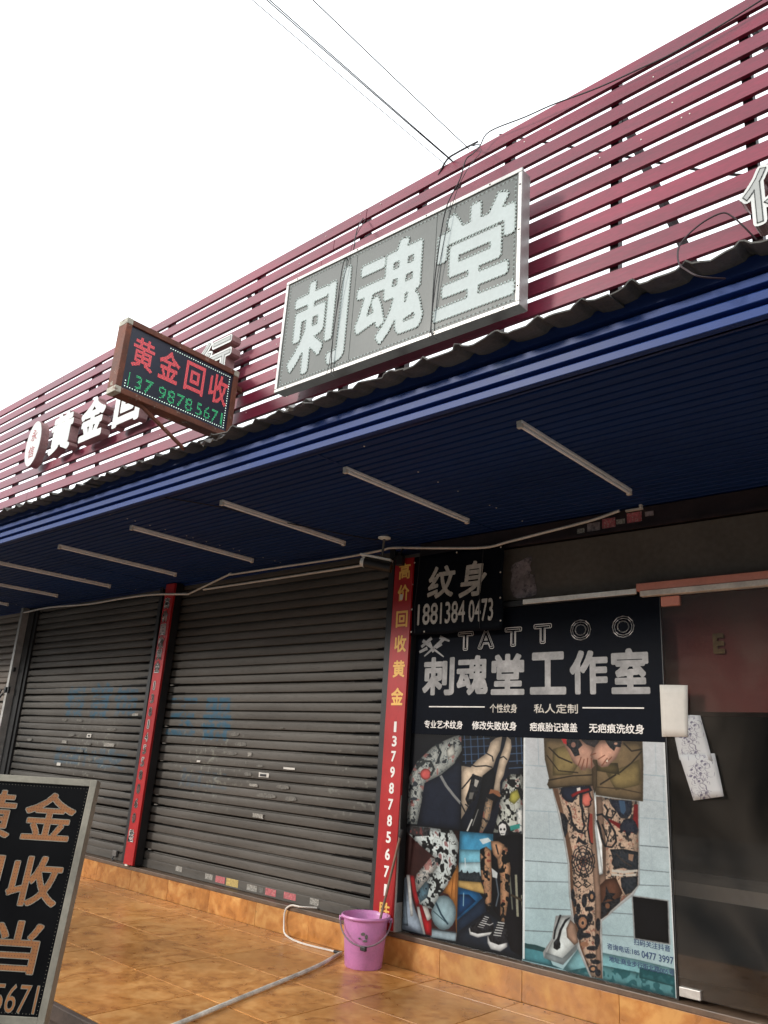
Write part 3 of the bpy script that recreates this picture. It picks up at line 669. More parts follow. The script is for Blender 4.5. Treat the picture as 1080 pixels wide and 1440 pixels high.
# pale post of the far left shutter with its latch
po = thing('door_post', 'pale metal post with a black latch between the two left shutters', 'post', (-9.9, 4.3, .19))
MB().box(-9.925, -9.870, 4.235, 4.334, .191, 2.76).build('post', 'alu', po, bevel=.003)
MB().box(-9.868, -9.722, 4.318, 4.340, .191, 2.76).build('channel', 'black_paint', po)
MB().box(-9.97, -9.85, 4.235, 4.262, 1.72, 1.80).build('latch', 'black_paint', po, bevel=.006); MB().tube([(-9.94, 4.22, 1.72), (-9.97, 4.20, 1.66), (-10.02, 4.20, 1.68), (-10.0, 4.22, 1.76)], .012, 8).build('padlock', 'black_paint', po)
MB().box(-9.93, -9.85, 4.25, 4.284, 1.98, 2.03).build('latch', 'black_paint', po, bevel=.004)

# ================================================================== RED STRIPS
def strip(label, x0b, x1b, dx, z0, z1, chars, lm, hollow=False):
    t = thing('vertical_sign', label, 'sign', ((x0b + x1b) / 2, 4.25, z0), 'red vertical phone number strips')
    w_ = x1b - x0b
    def X(z): return x0b + dx * (z - z0) / (z1 - z0)
    def slab(y0, y1, xa, xb, za, zb):
        return MB().hexa([(X(za) + xa, y0, za), (X(za) + xb, y0, za), (X(za) + xb, y1, za), (X(za) + xa, y1, za), (X(zb) + xa, y0, zb), (X(zb) + xb, y0, zb), (X(zb) + xb, y1, zb), (X(zb) + xa, y1, zb)])
    slab(4.2415, 4.262, 0, w_, z0, z1).build('panel', 'red_vinyl', t)
    slab(4.262, 4.335, .004, w_ + .008, z0, z1).build('gap_shade_post', 'black_paint', t)  # black side stands in for the shaded gap beside the strip
    fr = FAC(4.2413)
    for c, zc, hh, ww, m in chars:
        if c == '1': ww *= .55
        cx = X(zc) + w_ * lm
        if hollow:
            mb = MB(); letters(mb, fr, c, (cx - ww / 2 - .006, cx + ww / 2 + .004, zc - hh / 2 - .006, zc + hh / 2), .0004, .0006, .05); mb.build('letter', 'black_print', t)
            mb = MB(); T, F, L = fit(c, (cx - ww / 2, cx + ww / 2, zc - hh / 2, zc + hh / 2), .03); outline(mb, fr, T, L, .0055, .0022); mb.build('letter_outline', m, t)
        else:
            mb = MB(); letters(mb, fr, c, (cx - ww / 2, cx + ww / 2, zc - hh / 2, zc + hh / 2), .0004, .0012, .035); mb.build('letter', m, t)
    return t
Z1 = [('高', 2.545), ('价', 2.385), ('回', 2.195), ('收', 2.02), ('黄', 1.845), ('金', 1.655)]
Z2 = [1.452, 1.357, 1.258, 1.156, 1.053, .951, .849, .746, .642, .538, .428]
ch = [(c, z, .118, .108, 'gold_print') for c, z in Z1] + [(c, z, .070, .042, 'white_print') for c, z in zip('13798785671', Z2)] + [('胜', .312, .085, .095, 'gold_print')]
s2 = strip('wide red strip with gold characters and white phone number beside the tattoo poster', -3.784, -3.612, .030, .200, 2.640, ch, .56)
MB().box(-3.69, -3.665, 4.238, 4.2405, 2.335, 2.375).build('torn_patch', 'paper', s2)
zz = [2.56, 2.43, 2.30, 2.175, 2.065, 1.945]; dz = [1.77, 1.65, 1.53, 1.415, 1.30, 1.19, 1.08, .965, .845, .72, .595]
ch = [(c, z, .105, .085, 'white_print') for c, z in zip('高价回收黄金', zz)] + [(c, z, .078, .050, 'white_print') for c, z in zip('13814558060', dz)] + [('胜', .445, .10, .085, 'white_print')]
s1 = strip('narrow red strip with hollow white writing between the two brown shutters', -6.81, -6.662, .060, .205, 2.75, ch, .42, True)
MB().box(-6.79, -6.75, 4.245, 4.275, .191, .204).build('foot', 'dim_white', s1)

# ================================================================== TATTOO POSTER
POSTER_BIG = [
(160,178,184,0,4,867,371,866,1016,854,1017,858,372,869,4,871),
(160,178,184,0,5,763,369,761,1009,749,1010,752,370,764,5,767),
(160,178,184,0,6,655,368,666,1004,678,1005,681,368,670,6,659),
(160,178,184,0,7,530,365,546,996,565,997,569,366,549,7,533),
(160,178,184,0,8,428,363,446,990,468,990,471,364,449,8,432),
(160,178,184,0,9,337,362,368,986,414,987,417,362,371,9,341),
(160,178,184,0,10,222,360,252,978,296,979,299,360,255,10,225),
(160,178,184,0,11,125,358,159,972,210,973,213,358,162,11,129),
(168,184,190,0,110,1004,118,873,123,873,115,1004),
(168,184,190,0,938,995,935,861,939,861,941,995),
(168,184,190,0,103,434,111,349,115,349,108,435),
(168,184,190,0,881,670,881,574,885,574,884,670),
(168,184,190,0,887,566,887,468,891,468,890,566),
(168,184,190,0,193,669,199,546,204,546,197,669),
(168,184,190,0,979,863,973,692,977,692,982,863),
(70,122,130,0,4,76,63,74,170,69,219,12,301,4,5,2),
(40,70,72,0,11,73,92,78,166,74,163,56,19,55),
(120,168,174,0,542,107,790,110,1022,106,1013,-9,538,-8,288,2,397,103),
(84,132,136,2,540,57,763,62,1018,56,1013,-9,537,-23,287,-6),
(46,92,96,2,789,84,1014,80,1011,40,786,43),
(232,236,234,0,219,770,824,746,808,406,766,357,683,309,559,230,557,6,474,-2,391,102,359,194,336,313,329,446,298,562,260,664),
(232,236,234,0,242,217,349,231,398,119,295,26,156,31,149,54,213,119),
(206,214,212,0,266,222,346,226,387,116,288,29,163,39,220,116),
(170,182,184,0,170,57,288,49,384,117,391,98,291,22,156,31),
(24,26,30,0,271,225,231,155,222,117,234,118,243,155,283,224),
(24,26,30,0,346,223,307,208,269,163,250,124,227,105,225,81,250,76,272,88,275,105,268,118,284,161,312,196),
(150,122,104,0,345,212,379,196,398,127,371,112,320,137,315,172),
(186,160,138,4,536,749,812,743,809,568,796,400,754,365,677,318,552,237,549,336,539,415,572,427,570,549,539,630),
(150,122,104,0,536,749,577,750,596,551,590,388,679,349,677,318,552,237,536,334,539,415,572,427,570,549,539,630),
(90,60,46,0,537,367,591,404,656,418,698,359,598,262,551,237),
(216,222,222,0,529,689,544,580,573,425,539,414,534,513,521,612),
(186,160,138,4,225,769,517,796,528,697,521,612,535,513,547,416,555,304,544,177,553,5,484,1,411,105,373,204,350,315,343,447,312,563,275,665),
(150,122,104,0,462,793,517,796,528,697,521,612,535,513,547,416,555,304,544,177,553,5,519,4,510,142,515,300,500,461,485,627),
(160,118,90,0,225,769,262,770,313,641,365,499,363,399,384,221,424,107,487,1,411,105,373,204,350,315,343,447,312,563,275,665),
(30,36,52,0,284,773,316,782,497,794,512,774,471,759,412,750,369,712,326,716,292,736),
(176,42,44,0,358,747,412,769,488,783,493,773,419,756,369,735),
(220,214,206,0,401,779,427,784,429,770,404,765),
(206,110,96,0,440,753,490,766,509,737,497,706,461,699,432,718),
(24,26,30,0,486,765,494,744,507,734,491,724,496,713,484,704,455,701,456,696,487,700,504,713,498,722,515,734,502,747,494,767),
(24,26,30,0,419,756,443,753,439,714,455,676,441,671,418,708),
(24,26,30,0,326,697,347,668,358,625,397,592,439,590,460,616,447,650,445,693,431,692,433,648,446,616,433,597,406,599,371,629,361,671,340,701),
(24,26,30,0,362,616,404,584,455,580,458,588,412,591,372,621),
(24,26,30,0,279,665,314,658,336,634,331,582,312,555,296,596),
(140,60,50,0,486,674,509,671,510,544,487,551,478,609),
(24,26,30,0,481,674,470,609,485,546,506,540,510,545,494,548,480,609,491,674),
(120,80,64,0,470,466,467,458,460,450,451,445,439,442,428,443,418,447,412,453,409,461,412,470,419,477,429,483,440,485,452,485,461,481,467,474),
(24,26,30,0,463,466,460,461,458,455,456,450,449,448,444,445,440,443,434,445,428,445,423,447,421,452,418,457,416,461,419,467,421,473,424,477,430,479,435,483,440,484,445,482,451,482,456,480,458,475,462,471,463,465,470,467,468,473,464,477,462,483,455,486,448,486,441,489,432,486,426,482,418,479,414,473,413,467,409,461,411,455,415,450,417,445,424,441,431,441,438,439,448,441,453,445,461,448,465,454,466,460,469,466),
(24,26,30,0,483,468,477,458,475,448,469,440,458,436,449,429,439,426,429,429,418,430,409,434,405,443,399,451,396,460,401,469,404,479,410,488,421,492,431,499,440,502,450,498,462,497,470,493,474,484,480,477,483,467,489,468,487,478,480,486,476,496,465,501,453,502,441,506,427,502,417,495,404,490,397,480,395,470,389,459,392,449,399,441,403,431,414,426,426,425,438,422,452,426,462,433,474,437,481,448,484,458,489,467),
(24,26,30,0,501,470,493,456,490,442,481,430,466,424,453,415,439,411,425,416,409,417,396,422,391,435,382,445,378,458,386,472,389,486,397,498,413,504,426,513,440,517,455,512,470,511,483,505,488,492,497,482,500,469,507,470,503,484,495,494,489,508,474,515,458,516,442,521,423,516,409,507,392,500,382,486,379,472,371,458,375,444,384,433,390,419,405,413,422,412,438,407,456,412,470,421,486,428,496,442,499,456,507,469),
(24,26,30,0,516,471,506,454,502,437,492,422,473,415,456,403,438,398,421,404,401,405,384,412,378,428,367,441,362,457,372,474,376,491,386,506,406,514,423,525,441,530,459,524,478,523,494,516,501,499,511,486,516,470,522,471,518,488,507,501,500,518,482,526,462,528,442,534,419,528,402,517,381,509,369,491,365,474,355,456,360,439,371,426,378,409,398,401,418,400,437,394,460,400,477,412,497,420,509,437,513,454,522,470),
(24,26,30,0,438,461,518,444,522,448,442,466),
(24,26,30,0,436,463,471,400,478,402,444,465),
(24,26,30,0,436,464,404,393,412,392,444,463),
(24,26,30,0,437,466,357,427,361,424,442,462),
(24,26,30,0,442,466,359,484,355,479,438,461),
(24,26,30,0,444,465,408,529,400,526,436,463),
(24,26,30,0,444,463,475,535,467,536,436,464),
(24,26,30,0,442,462,521,499,517,503,437,466),
(24,26,30,0,408,570,428,555,476,542,448,535,414,545,390,535),
(24,26,30,0,371,360,403,375,430,361,461,381,486,373,460,360,430,370,403,352,371,364,366,360,403,347,431,365,460,355,494,373,460,386,430,366,404,380,367,364),
(24,26,30,0,478,302,468,314,469,331,482,344,501,348,515,340,520,325,512,309,496,300),
(24,26,30,0,436,272,426,282,424,301,430,320,442,329,454,325,461,309,459,289,449,274),
(24,26,30,0,385,265,390,280,401,287,411,284,417,270,415,254,407,242,395,240,387,249),
(24,26,30,0,470,261,451,262,443,268,450,275,469,280,490,282,505,278,505,272,491,265),
(24,26,30,0,474,211,459,188,430,175,400,179,384,198,389,222,413,241,444,245,468,233),
(150,110,86,0,458,210,448,195,430,186,411,189,400,202,403,219,419,231,439,234,455,226),
(24,26,30,0,479,257,492,253,499,242,496,227,484,217,470,216,459,224,457,237,465,250),
(24,26,30,0,517,203,517,221,524,236,535,242,544,234,548,218,544,200,535,189,524,190),
(24,26,30,0,372,233,381,241,392,240,399,230,399,216,391,204,380,200,371,206,367,219),
(24,26,30,0,478,172,486,166,478,158,458,151,435,150,419,154,419,161,435,169,458,173),
(24,26,30,0,430,147,415,138,399,138,389,150,390,166,401,180,417,185,431,178,436,163),
(24,26,30,0,513,171,525,179,536,174,542,158,539,139,529,125,516,124,507,135,506,154),
(24,26,30,0,470,121,496,126,519,126,529,121,521,114,498,107,471,105,453,107,453,114),
(150,110,86,0,418,129,436,135,456,136,468,132,467,124,454,117,434,113,417,115,411,121),
(24,26,30,0,448,72,439,78,449,86,472,93,498,95,515,92,515,84,498,76,472,71),
(24,26,30,0,532,75,544,71,542,65,528,58,506,55,489,56,483,61,492,68,512,73),
(24,26,30,0,464,27,466,37,481,47,502,51,520,47,525,38,516,27,496,20,476,20),
(24,26,30,0,507,16,506,25,515,34,529,38,541,36,546,28,542,18,530,11,516,11),
(24,26,30,0,376,306,370,292,360,289,353,298,350,316,354,334,363,344,372,340,377,326),
(24,26,30,0,370,299,379,303,386,298,389,287,387,275,379,268,371,268,366,276,365,289),
(176,134,104,0,447,212,445,207,441,202,436,199,429,197,422,197,417,199,413,203,412,208,413,214,417,218,423,222,430,224,436,224,442,221,445,217),
(24,26,30,0,439,210,438,207,436,204,433,202,429,202,425,202,422,203,420,205,420,208,421,210,423,213,426,215,429,216,433,216,436,215,438,212),
(170,130,100,0,507,37,506,34,503,31,498,28,493,27,487,27,482,28,479,30,478,33,480,36,483,39,488,41,493,42,498,43,503,42,506,40),
(170,130,100,0,504,324,503,320,501,316,497,313,493,312,489,312,486,315,484,318,483,322,484,327,486,331,490,333,494,335,498,334,501,332,504,329),
(30,36,52,0,622,742,774,744,774,696,744,669,699,666,668,697,642,713),
(60,84,110,0,689,741,728,741,736,702,719,682,700,691),
(176,42,44,0,600,660,640,654,698,641,743,644,780,671,788,729,814,731,810,616,767,609,716,610,665,631,626,645),
(30,36,52,0,718,661,770,671,794,656,812,625,798,603,767,613,740,587,723,618,696,600,691,632),
(24,26,30,0,584,715,608,693,595,666,642,659,674,690,642,700,636,692,661,688,638,666,607,670,622,695,595,721),
(24,26,30,0,537,664,571,671,608,649,651,603,658,565,633,543,594,544,575,575,565,616,546,649,533,645,552,613,562,572,585,537,637,536,671,564,664,607,619,655,577,679,535,672),
(24,26,30,0,569,631,614,559,653,587,647,590,619,563,577,634),
(24,26,30,0,600,543,628,603,621,603,592,543),
(34,40,46,0,622,530,713,539,805,534,802,464,759,452,709,462,657,451,630,472,640,498),
(196,190,178,0,632,448,708,451,797,463,796,454,708,438,629,438),
(196,190,178,0,628,432,708,433,790,447,783,435,630,422),
(34,40,46,0,688,421,795,436,793,399,752,366,714,354,690,382),
(150,120,100,0,743,522,777,521,766,492,741,498),
(110,90,80,0,658,514,708,486,758,470,762,474,712,489,663,517),
(24,26,30,0,590,378,610,350,653,353,627,334,652,323,601,325,564,305,586,338),
(24,26,30,0,556,304,626,320,685,342,677,319,599,270,554,239),
(120,84,64,0,613,299,611,294,608,290,603,287,597,286,591,286,586,288,583,291,582,295,583,300,587,304,592,307,598,308,604,308,608,306,612,303),
(112,94,68,0,159,1000,517,1003,529,853,521,796,370,786,203,766,183,785,199,811,166,903),
(112,94,68,0,517,1003,858,1002,858,900,847,745,696,749,534,756,526,853),
(136,118,76,0,226,951,374,982,415,884,371,838,225,827),
(134,116,74,0,608,856,729,887,834,924,841,815,671,782),
(66,54,38,0,193,802,371,830,523,841,523,847,371,835,192,808),
(66,54,38,0,532,788,697,789,847,776,849,781,699,794,532,793),
(66,54,38,0,510,1003,551,1002,545,801,526,757,513,800),
(66,54,38,0,193,957,268,912,370,888,374,894,273,918,200,961),
(66,54,38,0,704,858,785,904,855,957,848,961,779,908,698,862),
(66,54,38,0,568,800,678,848,674,868,663,866,671,853,562,805),
(66,54,38,0,178,920,268,850,414,846,414,851,272,854,184,923),
(66,54,38,0,196,767,370,786,521,796,521,801,370,790,195,771),
(66,54,38,0,730,988,783,954,856,964,855,971,786,960,737,993),
(88,76,46,0,536,959,582,899,690,902,701,851,547,862),
(40,34,34,0,425,1008,572,1006,543,968,495,967),
(196,150,128,0,286,1003,418,1008,474,980,532,966,536,941,516,905,531,884,506,868,474,873,468,861,435,860,415,879,379,892,347,936),
(196,150,128,0,500,931,544,977,579,1000,727,1001,712,964,677,919,650,905,620,884,581,879,554,889,548,911,514,912),
(120,70,54,0,418,879,440,920,434,921,411,880),
(120,70,54,0,439,862,461,912,455,913,432,863),
(120,70,54,0,477,873,487,917,480,918,470,873),
(120,70,54,0,513,874,512,918,505,918,506,874),
(120,70,54,0,557,912,606,933,602,936,554,915),
(120,70,54,0,582,884,624,921,618,923,576,887),
(120,70,54,0,612,898,653,926,649,929,607,901),
(120,70,54,0,504,929,544,939,541,943,502,933),
(24,26,30,0,333,999,418,1005,448,975,416,956,427,929,390,921,359,954,330,972),
(150,110,96,0,398,975,397,970,393,966,387,963,381,962,374,963,369,965,365,969,364,974,365,979,369,983,375,986,381,987,388,987,393,984,397,980),
(176,42,44,0,294,1000,328,1003,333,976,308,980),
(24,26,30,0,606,1003,723,1001,713,972,680,973,668,954,639,969,623,983),
(196,150,128,0,692,988,691,985,688,983,685,982,680,981,675,982,671,983,669,985,668,987,669,989,672,991,676,993,680,993,685,993,689,992,691,990),
(230,220,200,0,625,909,622,905,618,903,613,905,611,908,613,912,618,914,623,912),
(226,232,232,0,753,357,981,361,979,191,759,185),
(14,14,16,0,761,352,973,356,970,196,768,191),
(228,232,230,0,-2,1007,14,1007,16,7,2,7),
(228,232,230,0,992,1005,1005,1003,1009,-1,996,0)]
POSTER_COL = [
(18,20,26,0,-49,1009,484,1013,490,527,-21,515),
(30,36,50,0,127,743,303,797,433,866,486,898,497,532,103,524,134,653),
(176,180,174,1,478,1002,426,998,324,971,212,933,68,850,-1,768,-3,689,-14,619,3,526,98,530,134,653,152,744,303,793,426,857,485,923),
(206,206,196,0,343,919,405,955,431,905,362,877),
(206,96,92,0,212,792,209,781,198,771,182,764,162,761,142,762,124,768,112,777,107,788,110,799,121,809,137,817,158,820,178,818,195,812,208,803),
(96,104,104,0,80,811,141,851,194,853,225,820,196,787,217,783,248,821,208,864,129,862,62,818),
(60,70,74,0,236,949,286,909,257,858,276,855,305,910,252,955),
(60,66,72,0,81,736,80,731,76,726,69,723,62,722,54,722,47,725,43,729,41,735,42,740,46,745,52,748,60,749,67,749,74,746,79,742),
(60,66,72,0,92,659,90,656,83,653,72,650,60,649,47,649,36,650,28,652,25,656,28,659,35,662,45,665,58,666,71,666,82,665,89,662),
(232,234,232,0,290,785,344,736,418,689,482,653,499,662,436,698,364,744,310,792),
(22,26,36,0,484,1013,1019,1010,1023,536,490,525),
(58,82,112,0,500,1001,519,856,528,857,509,1001),
(58,82,112,0,554,1002,572,858,582,859,563,1002),
(58,82,112,0,615,1003,633,860,642,861,624,1003),
(58,82,112,0,668,1004,685,862,694,862,677,1004),
(58,82,112,0,937,1009,951,871,959,872,946,1009),
(58,82,112,0,979,1009,992,872,1000,873,988,1010),
(70,92,120,0,490,977,725,988,725,993,490,981),
(70,92,120,0,886,952,1018,960,1017,965,885,957),
(70,92,120,0,492,938,726,951,726,955,492,943),
(70,92,120,0,887,915,1018,924,1018,929,886,920),
(70,92,120,0,494,900,728,914,727,918,493,904),
(70,92,120,0,887,879,1018,888,1018,893,887,884),
(70,92,120,0,496,866,729,880,728,885,495,870),
(70,92,120,0,888,846,1019,856,1018,861,887,851),
(226,204,178,0,624,881,705,917,733,971,776,993,830,1002,814,932,786,898,759,848,672,804,630,737,587,685,530,617,496,582,486,847,566,841),
(226,204,178,0,815,899,846,949,870,1003,902,988,909,951,894,906,862,856,846,811,818,778,819,730,762,727,782,808,802,866),
(24,26,30,0,695,914,746,899,753,876,763,878,754,903,700,919),
(24,26,30,0,812,892,843,901,869,887,876,891,845,907,808,898),
(24,26,30,0,582,809,672,796,645,737,603,678,551,651,527,682,555,733),
(180,176,168,0,606,785,643,778,622,744,600,751),
(120,118,112,0,564,717,601,719,587,685,557,684),
(24,26,30,0,499,728,558,772,602,807,592,811,549,776,490,732),
(24,26,30,0,480,662,527,614,581,636,533,660,524,655,569,636,534,620,491,665),
(24,26,30,0,490,844,549,854,610,844,700,851,750,845,753,851,700,857,611,850,550,860,487,850),
(24,26,30,0,672,804,759,848,782,808,762,727,820,714,764,647,680,594,638,528,550,528,592,589,646,697),
(150,100,70,0,740,742,805,737,837,707,806,709,762,723,726,717),
(180,150,120,1,705,700,763,687,737,598,682,531,653,529,679,610),
(196,200,190,3,840,779,902,821,986,825,1020,794,1023,536,824,541,768,537,808,634,820,706),
(176,170,80,0,904,734,959,752,980,714,933,680,891,694),
(226,228,222,1,947,658,1021,677,1023,547,962,551),
(60,150,140,0,900,577,978,594,978,573,907,556),
(210,210,204,0,556,527,598,588,585,590,543,529),
(210,210,204,0,597,556,645,639,637,640,589,557),
(52,28,26,0,-30,517,487,524,487,13,-49,6),
(150,164,178,0,-32,234,18,264,112,116,216,7,-49,8),
(120,136,148,0,-32,234,3,246,55,30,-26,29),
(182,120,62,0,475,365,487,342,487,13,456,176,401,217,355,220),
(140,86,40,0,436,307,425,196,433,197,445,307),
(140,86,40,0,463,325,460,169,467,170,471,325),
(150,178,186,0,475,140,469,109,447,81,414,59,373,49,332,50,295,63,269,86,259,116,265,148,287,177,322,199,363,209,405,207,441,193,466,170),
(150,168,176,0,260,39,485,51,479,12,262,2),
(60,66,70,0,259,39,476,48,478,54,260,46),
(206,216,214,3,12,519,225,522,429,523,480,469,478,405,461,344,398,264,326,202,268,133,214,135,126,149,138,198,242,288,307,366,234,393,102,440,7,483),
(206,202,194,1,114,285,236,377,306,374,294,333,197,252,122,197,98,243),
(176,40,44,0,47,274,91,274,118,204,149,152,124,125,87,185),
(232,232,228,0,17,272,50,275,99,83,75,76,54,141),
(206,204,196,0,142,139,221,143,264,93,227,66,177,99),
(176,36,40,0,139,143,174,142,226,74,264,86,271,11,218,11,171,75),
(232,232,228,0,127,129,151,132,215,10,197,8,143,88),
(90,120,134,1,122,197,204,261,237,240,218,183,157,152),
(70,110,130,0,290,165,340,116,403,77,415,82,353,121,304,170),
(90,130,140,0,274,124,391,84,396,87,279,128),
(56,50,50,1,-30,517,225,520,212,481,83,468,-2,483),
(70,150,190,0,487,524,768,531,773,338,486,311),
(118,184,206,0,488,437,770,456,772,391,486,366),
(176,206,214,0,488,374,687,395,689,330,488,319),
(210,226,230,0,654,497,726,511,755,497,684,476),
(34,44,50,0,485,327,502,334,514,345,523,330,551,331,561,344,573,332,602,337,619,345,638,341,660,346,676,301,487,291),
(214,226,230,0,534,401,539,355,546,356,541,402),
(188,156,96,0,484,291,676,301,720,250,663,251,485,258),
(44,112,168,0,485,260,663,251,692,232,609,178,484,107),
(24,66,112,0,484,226,578,235,636,211,484,118),
(150,190,210,0,529,238,529,177,538,177,538,239),
(40,58,82,0,484,107,609,178,700,232,723,175,485,51),
(34,40,50,0,485,51,723,175,888,128,1021,10,484,6),
(18,18,22,0,753,443,769,498,824,526,1016,547,1021,10,917,31,833,158,778,189,754,298),
(150,150,130,0,942,361,958,179,976,181,960,363),
(120,124,112,0,898,349,921,204,933,206,910,351),
(130,130,116,0,990,277,1008,142,1018,143,1000,278),
(60,52,40,0,908,264,1017,246,1025,256,916,274),
(90,100,110,0,789,339,812,259,793,206,803,205,823,260,800,341),
(176,134,102,3,663,451,713,469,753,454,762,337,763,231,750,178,720,178,703,255,671,344,663,405),
(176,134,102,3,798,458,825,483,881,480,910,388,901,275,876,170,864,140,834,143,829,343,807,401),
(196,150,116,0,748,497,811,501,860,488,827,426,806,417,771,437,756,466),
(30,26,26,0,785,483,807,439,818,441,796,486),
(26,26,30,0,802,571,823,592,865,598,893,577,896,538,859,524,813,523),
(226,226,222,0,812,573,840,587,868,581,874,560,861,532,830,530,815,548),
(20,20,22,0,838,557,835,553,829,551,823,552,821,556,823,561,829,563,835,562),
(20,20,22,0,866,559,863,555,857,553,851,554,849,558,851,563,857,565,863,564),
(20,20,22,0,830,536,858,538,858,540,830,539),
(200,206,206,0,758,374,808,356,804,331,768,333),
(220,222,220,0,582,81,598,94,781,93,788,83,657,51,593,56),
(24,24,28,0,591,89,654,123,695,157,758,149,782,123,781,92,656,68,599,70),
(220,222,220,0,733,67,761,73,889,63,890,42,837,15,762,15,737,37),
(24,24,28,0,743,67,787,102,820,149,881,142,895,107,889,60,823,41,754,47),
(226,228,226,0,654,99,703,99,705,102,656,102),
(226,228,226,0,780,77,842,80,843,84,781,81),
(226,228,226,0,665,109,711,108,713,112,667,113),
(226,228,226,0,787,88,847,91,848,96,788,93),
(226,228,226,0,676,119,719,118,721,122,678,123),
(226,228,226,0,793,100,852,103,853,107,794,105),
(226,228,226,0,687,129,727,128,729,132,689,133),
(226,228,226,0,800,112,857,114,858,119,801,116),
(226,228,226,0,698,139,735,138,737,141,699,143),
(226,228,226,0,806,124,862,126,863,130,808,128),
(226,228,226,0,708,149,743,147,745,151,710,153),
(226,228,226,0,813,135,867,137,868,142,814,140),
(220,222,220,0,709,120,752,116,781,128,778,131,752,120,712,124),
(228,232,230,0,1009,1014,1023,1014,1025,12,1012,13),
(210,214,212,0,-49,1009,-24,1007,-24,9,-49,8)]
im_b = paint('print_big', POSTER_BIG, ((.64, .76, .78), (.79, .80, .81)))
im_c = paint('print_collage', POSTER_COL, ((.08, .09, .10), (.08, .09, .12)))
po = thing('tattoo_poster', 'tall tattoo studio poster with silver title over photos of tattooed legs', 'poster', (-2.7, 4.31, .2))
def printed(name, x0, x1, z0, z1, Y, m):
    o = MB().box(x0, x1, Y, Y + .002, z0, z1).build(name, m, po, recalc=False)
    uv = o.data.uv_layers.new(name='UVMap')
    for lp in o.data.loops:
        c = o.data.vertices[lp.vertex_index].co; uv.data[lp.index].uv = ((c.x - x0) / (x1 - x0), (c.z - z0) / (z1 - z0))
    return o
printed('photo_print', -2.695, -1.812, .198, 1.412, 4.3130, image_mat('tattooed legs print', im_b, .42, .68))
printed('photo_print', -3.590, -2.699, .198, 1.412, 4.3130, image_mat('tattoo collage print', im_c, .42, .60))
MB().box(-3.598, -1.806, 4.3125, 4.3165, 1.4135, 2.2245).build('title_panel', 'navy_print', po)
fr = FAC(4.3122)
# TATTOO in double outline
xs_ = [(-3.215, -3.06), (-3.02, -2.865), (-2.835, -2.675), (-2.58, -2.425), (-2.33, -2.185), (-2.05, -1.90)]
for i, (c, cx, z0, z1) in enumerate(zip('TATTOO', (-3.150, -2.985, -2.775, -2.560, -2.300, -2.028), (1.962, 1.965, 1.972, 1.980, 1.988, 1.990), (2.085, 2.088, 2.092, 2.10, 2.108, 2.112))):
    mb = MB(); wv = .062 if c != 'O' else .066
    T, F, L = fit(c, (cx - wv, cx + wv, z0, z1), .05); outline(mb, fr, T, L, .0042, .001)
    T, F, L = fit(c, (cx - wv + .012, cx + wv - .012, z0 + .012, z1 - .012), .012); outline(mb, fr, T, L, .0030, .001)
    mb.build('letter', 'white_print', po)
# title characters
TT = [('刺', -3.505, -3.235), ('魂', -3.215, -2.965), ('堂', -2.940, -2.690), ('工', -2.650, -2.400), ('作', -2.375, -2.130), ('室', -2.110, -1.880)]
for c, a, b in TT:
    mb = MB(); letters(mb, fr, c, (a, b, 1.668, 1.925), .0004, .001, .045); mb.build('title_character', 'silver_print', po)
for s, a, b in (('个性纹身', -2.945, -2.742), ('私人定制', -2.622, -2.325)): mb = MB(); letters(mb, fr, s, (a, b, 1.558, 1.613), .0004, .001, .02); mb.build('lettering', 'pale_print', po)
MB().box(-3.44, -2.985, 4.3105, 4.3120, 1.590, 1.597).build('rule_line', 'white_print', po); MB().box(-2.295, -1.92, 4.3105, 4.3120, 1.588, 1.595).build('rule_line', 'white_print', po)
for s, a, b in (('专业艺术纹身', -3.475, -3.155), ('修改失败纹身', -3.080, -2.745), ('疤痕胎记遮盖', -2.650, -2.330), ('无疤痕洗纹身', -2.255, -1.925)): mb = MB(); letters(mb, fr, s, (a, b, 1.452, 1.504), .0004, .001, .03); mb.build('lettering', 'white_print', po)
# crossed razor and machine ornament, top left
mb = MB()
def bar(a, b, w0, w1, d=.001):
    dx, dz = b[0] - a[0], b[1] - a[1]; l = math.hypot(dx, dz); nx, nz = -dz / l, dx / l
    mb.add([fr.p(a[0] + nx * w0, a[1] + nz * w0, d), fr.p(a[0] - nx * w0, a[1] - nz * w0, d), fr.p(b[0] - nx * w1, b[1] - nz * w1, d), fr.p(b[0] + nx * w1, b[1] + nz * w1, d)], [(0, 1, 2, 3)])
bar((-3.52, 2.045), (-3.33, 1.925), .013, .004); bar((-3.50, 1.935), (-3.33, 2.05), .005, .014); bar((-3.53, 2.00), (-3.44, 2.06), .010, .012, .0014); bar((-3.37, 2.062), (-3.285, 2.03), .013, .006, .0014); bar((-3.46, 2.03), (-3.42, 1.96), .012, .009, .0016)
bar((-3.545, 1.965), (-3.475, 1.99), .009, .012, .0018); bar((-3.40, 1.99), (-3.35, 2.015), .010, .012, .0018)
mb.build('ornament', 'silver_print', po)
# small print at the bottom right
fr2 = FAC(4.3128)
for s, r in (('扫码关注抖音', (-2.025, -1.832, .398, .428)), ('咨询电话:185', (-2.175, -1.995, .350, .380)), ('0477 3997', (-1.985, -1.818, .345, .378)), ('地址:商业步行街北路005号', (-2.165, -1.818, .293, .322))):
    mb = MB(); letters(mb, fr2, s, r, .0004, .0008, .02); mb.build('small_print', 'blue_text', po)

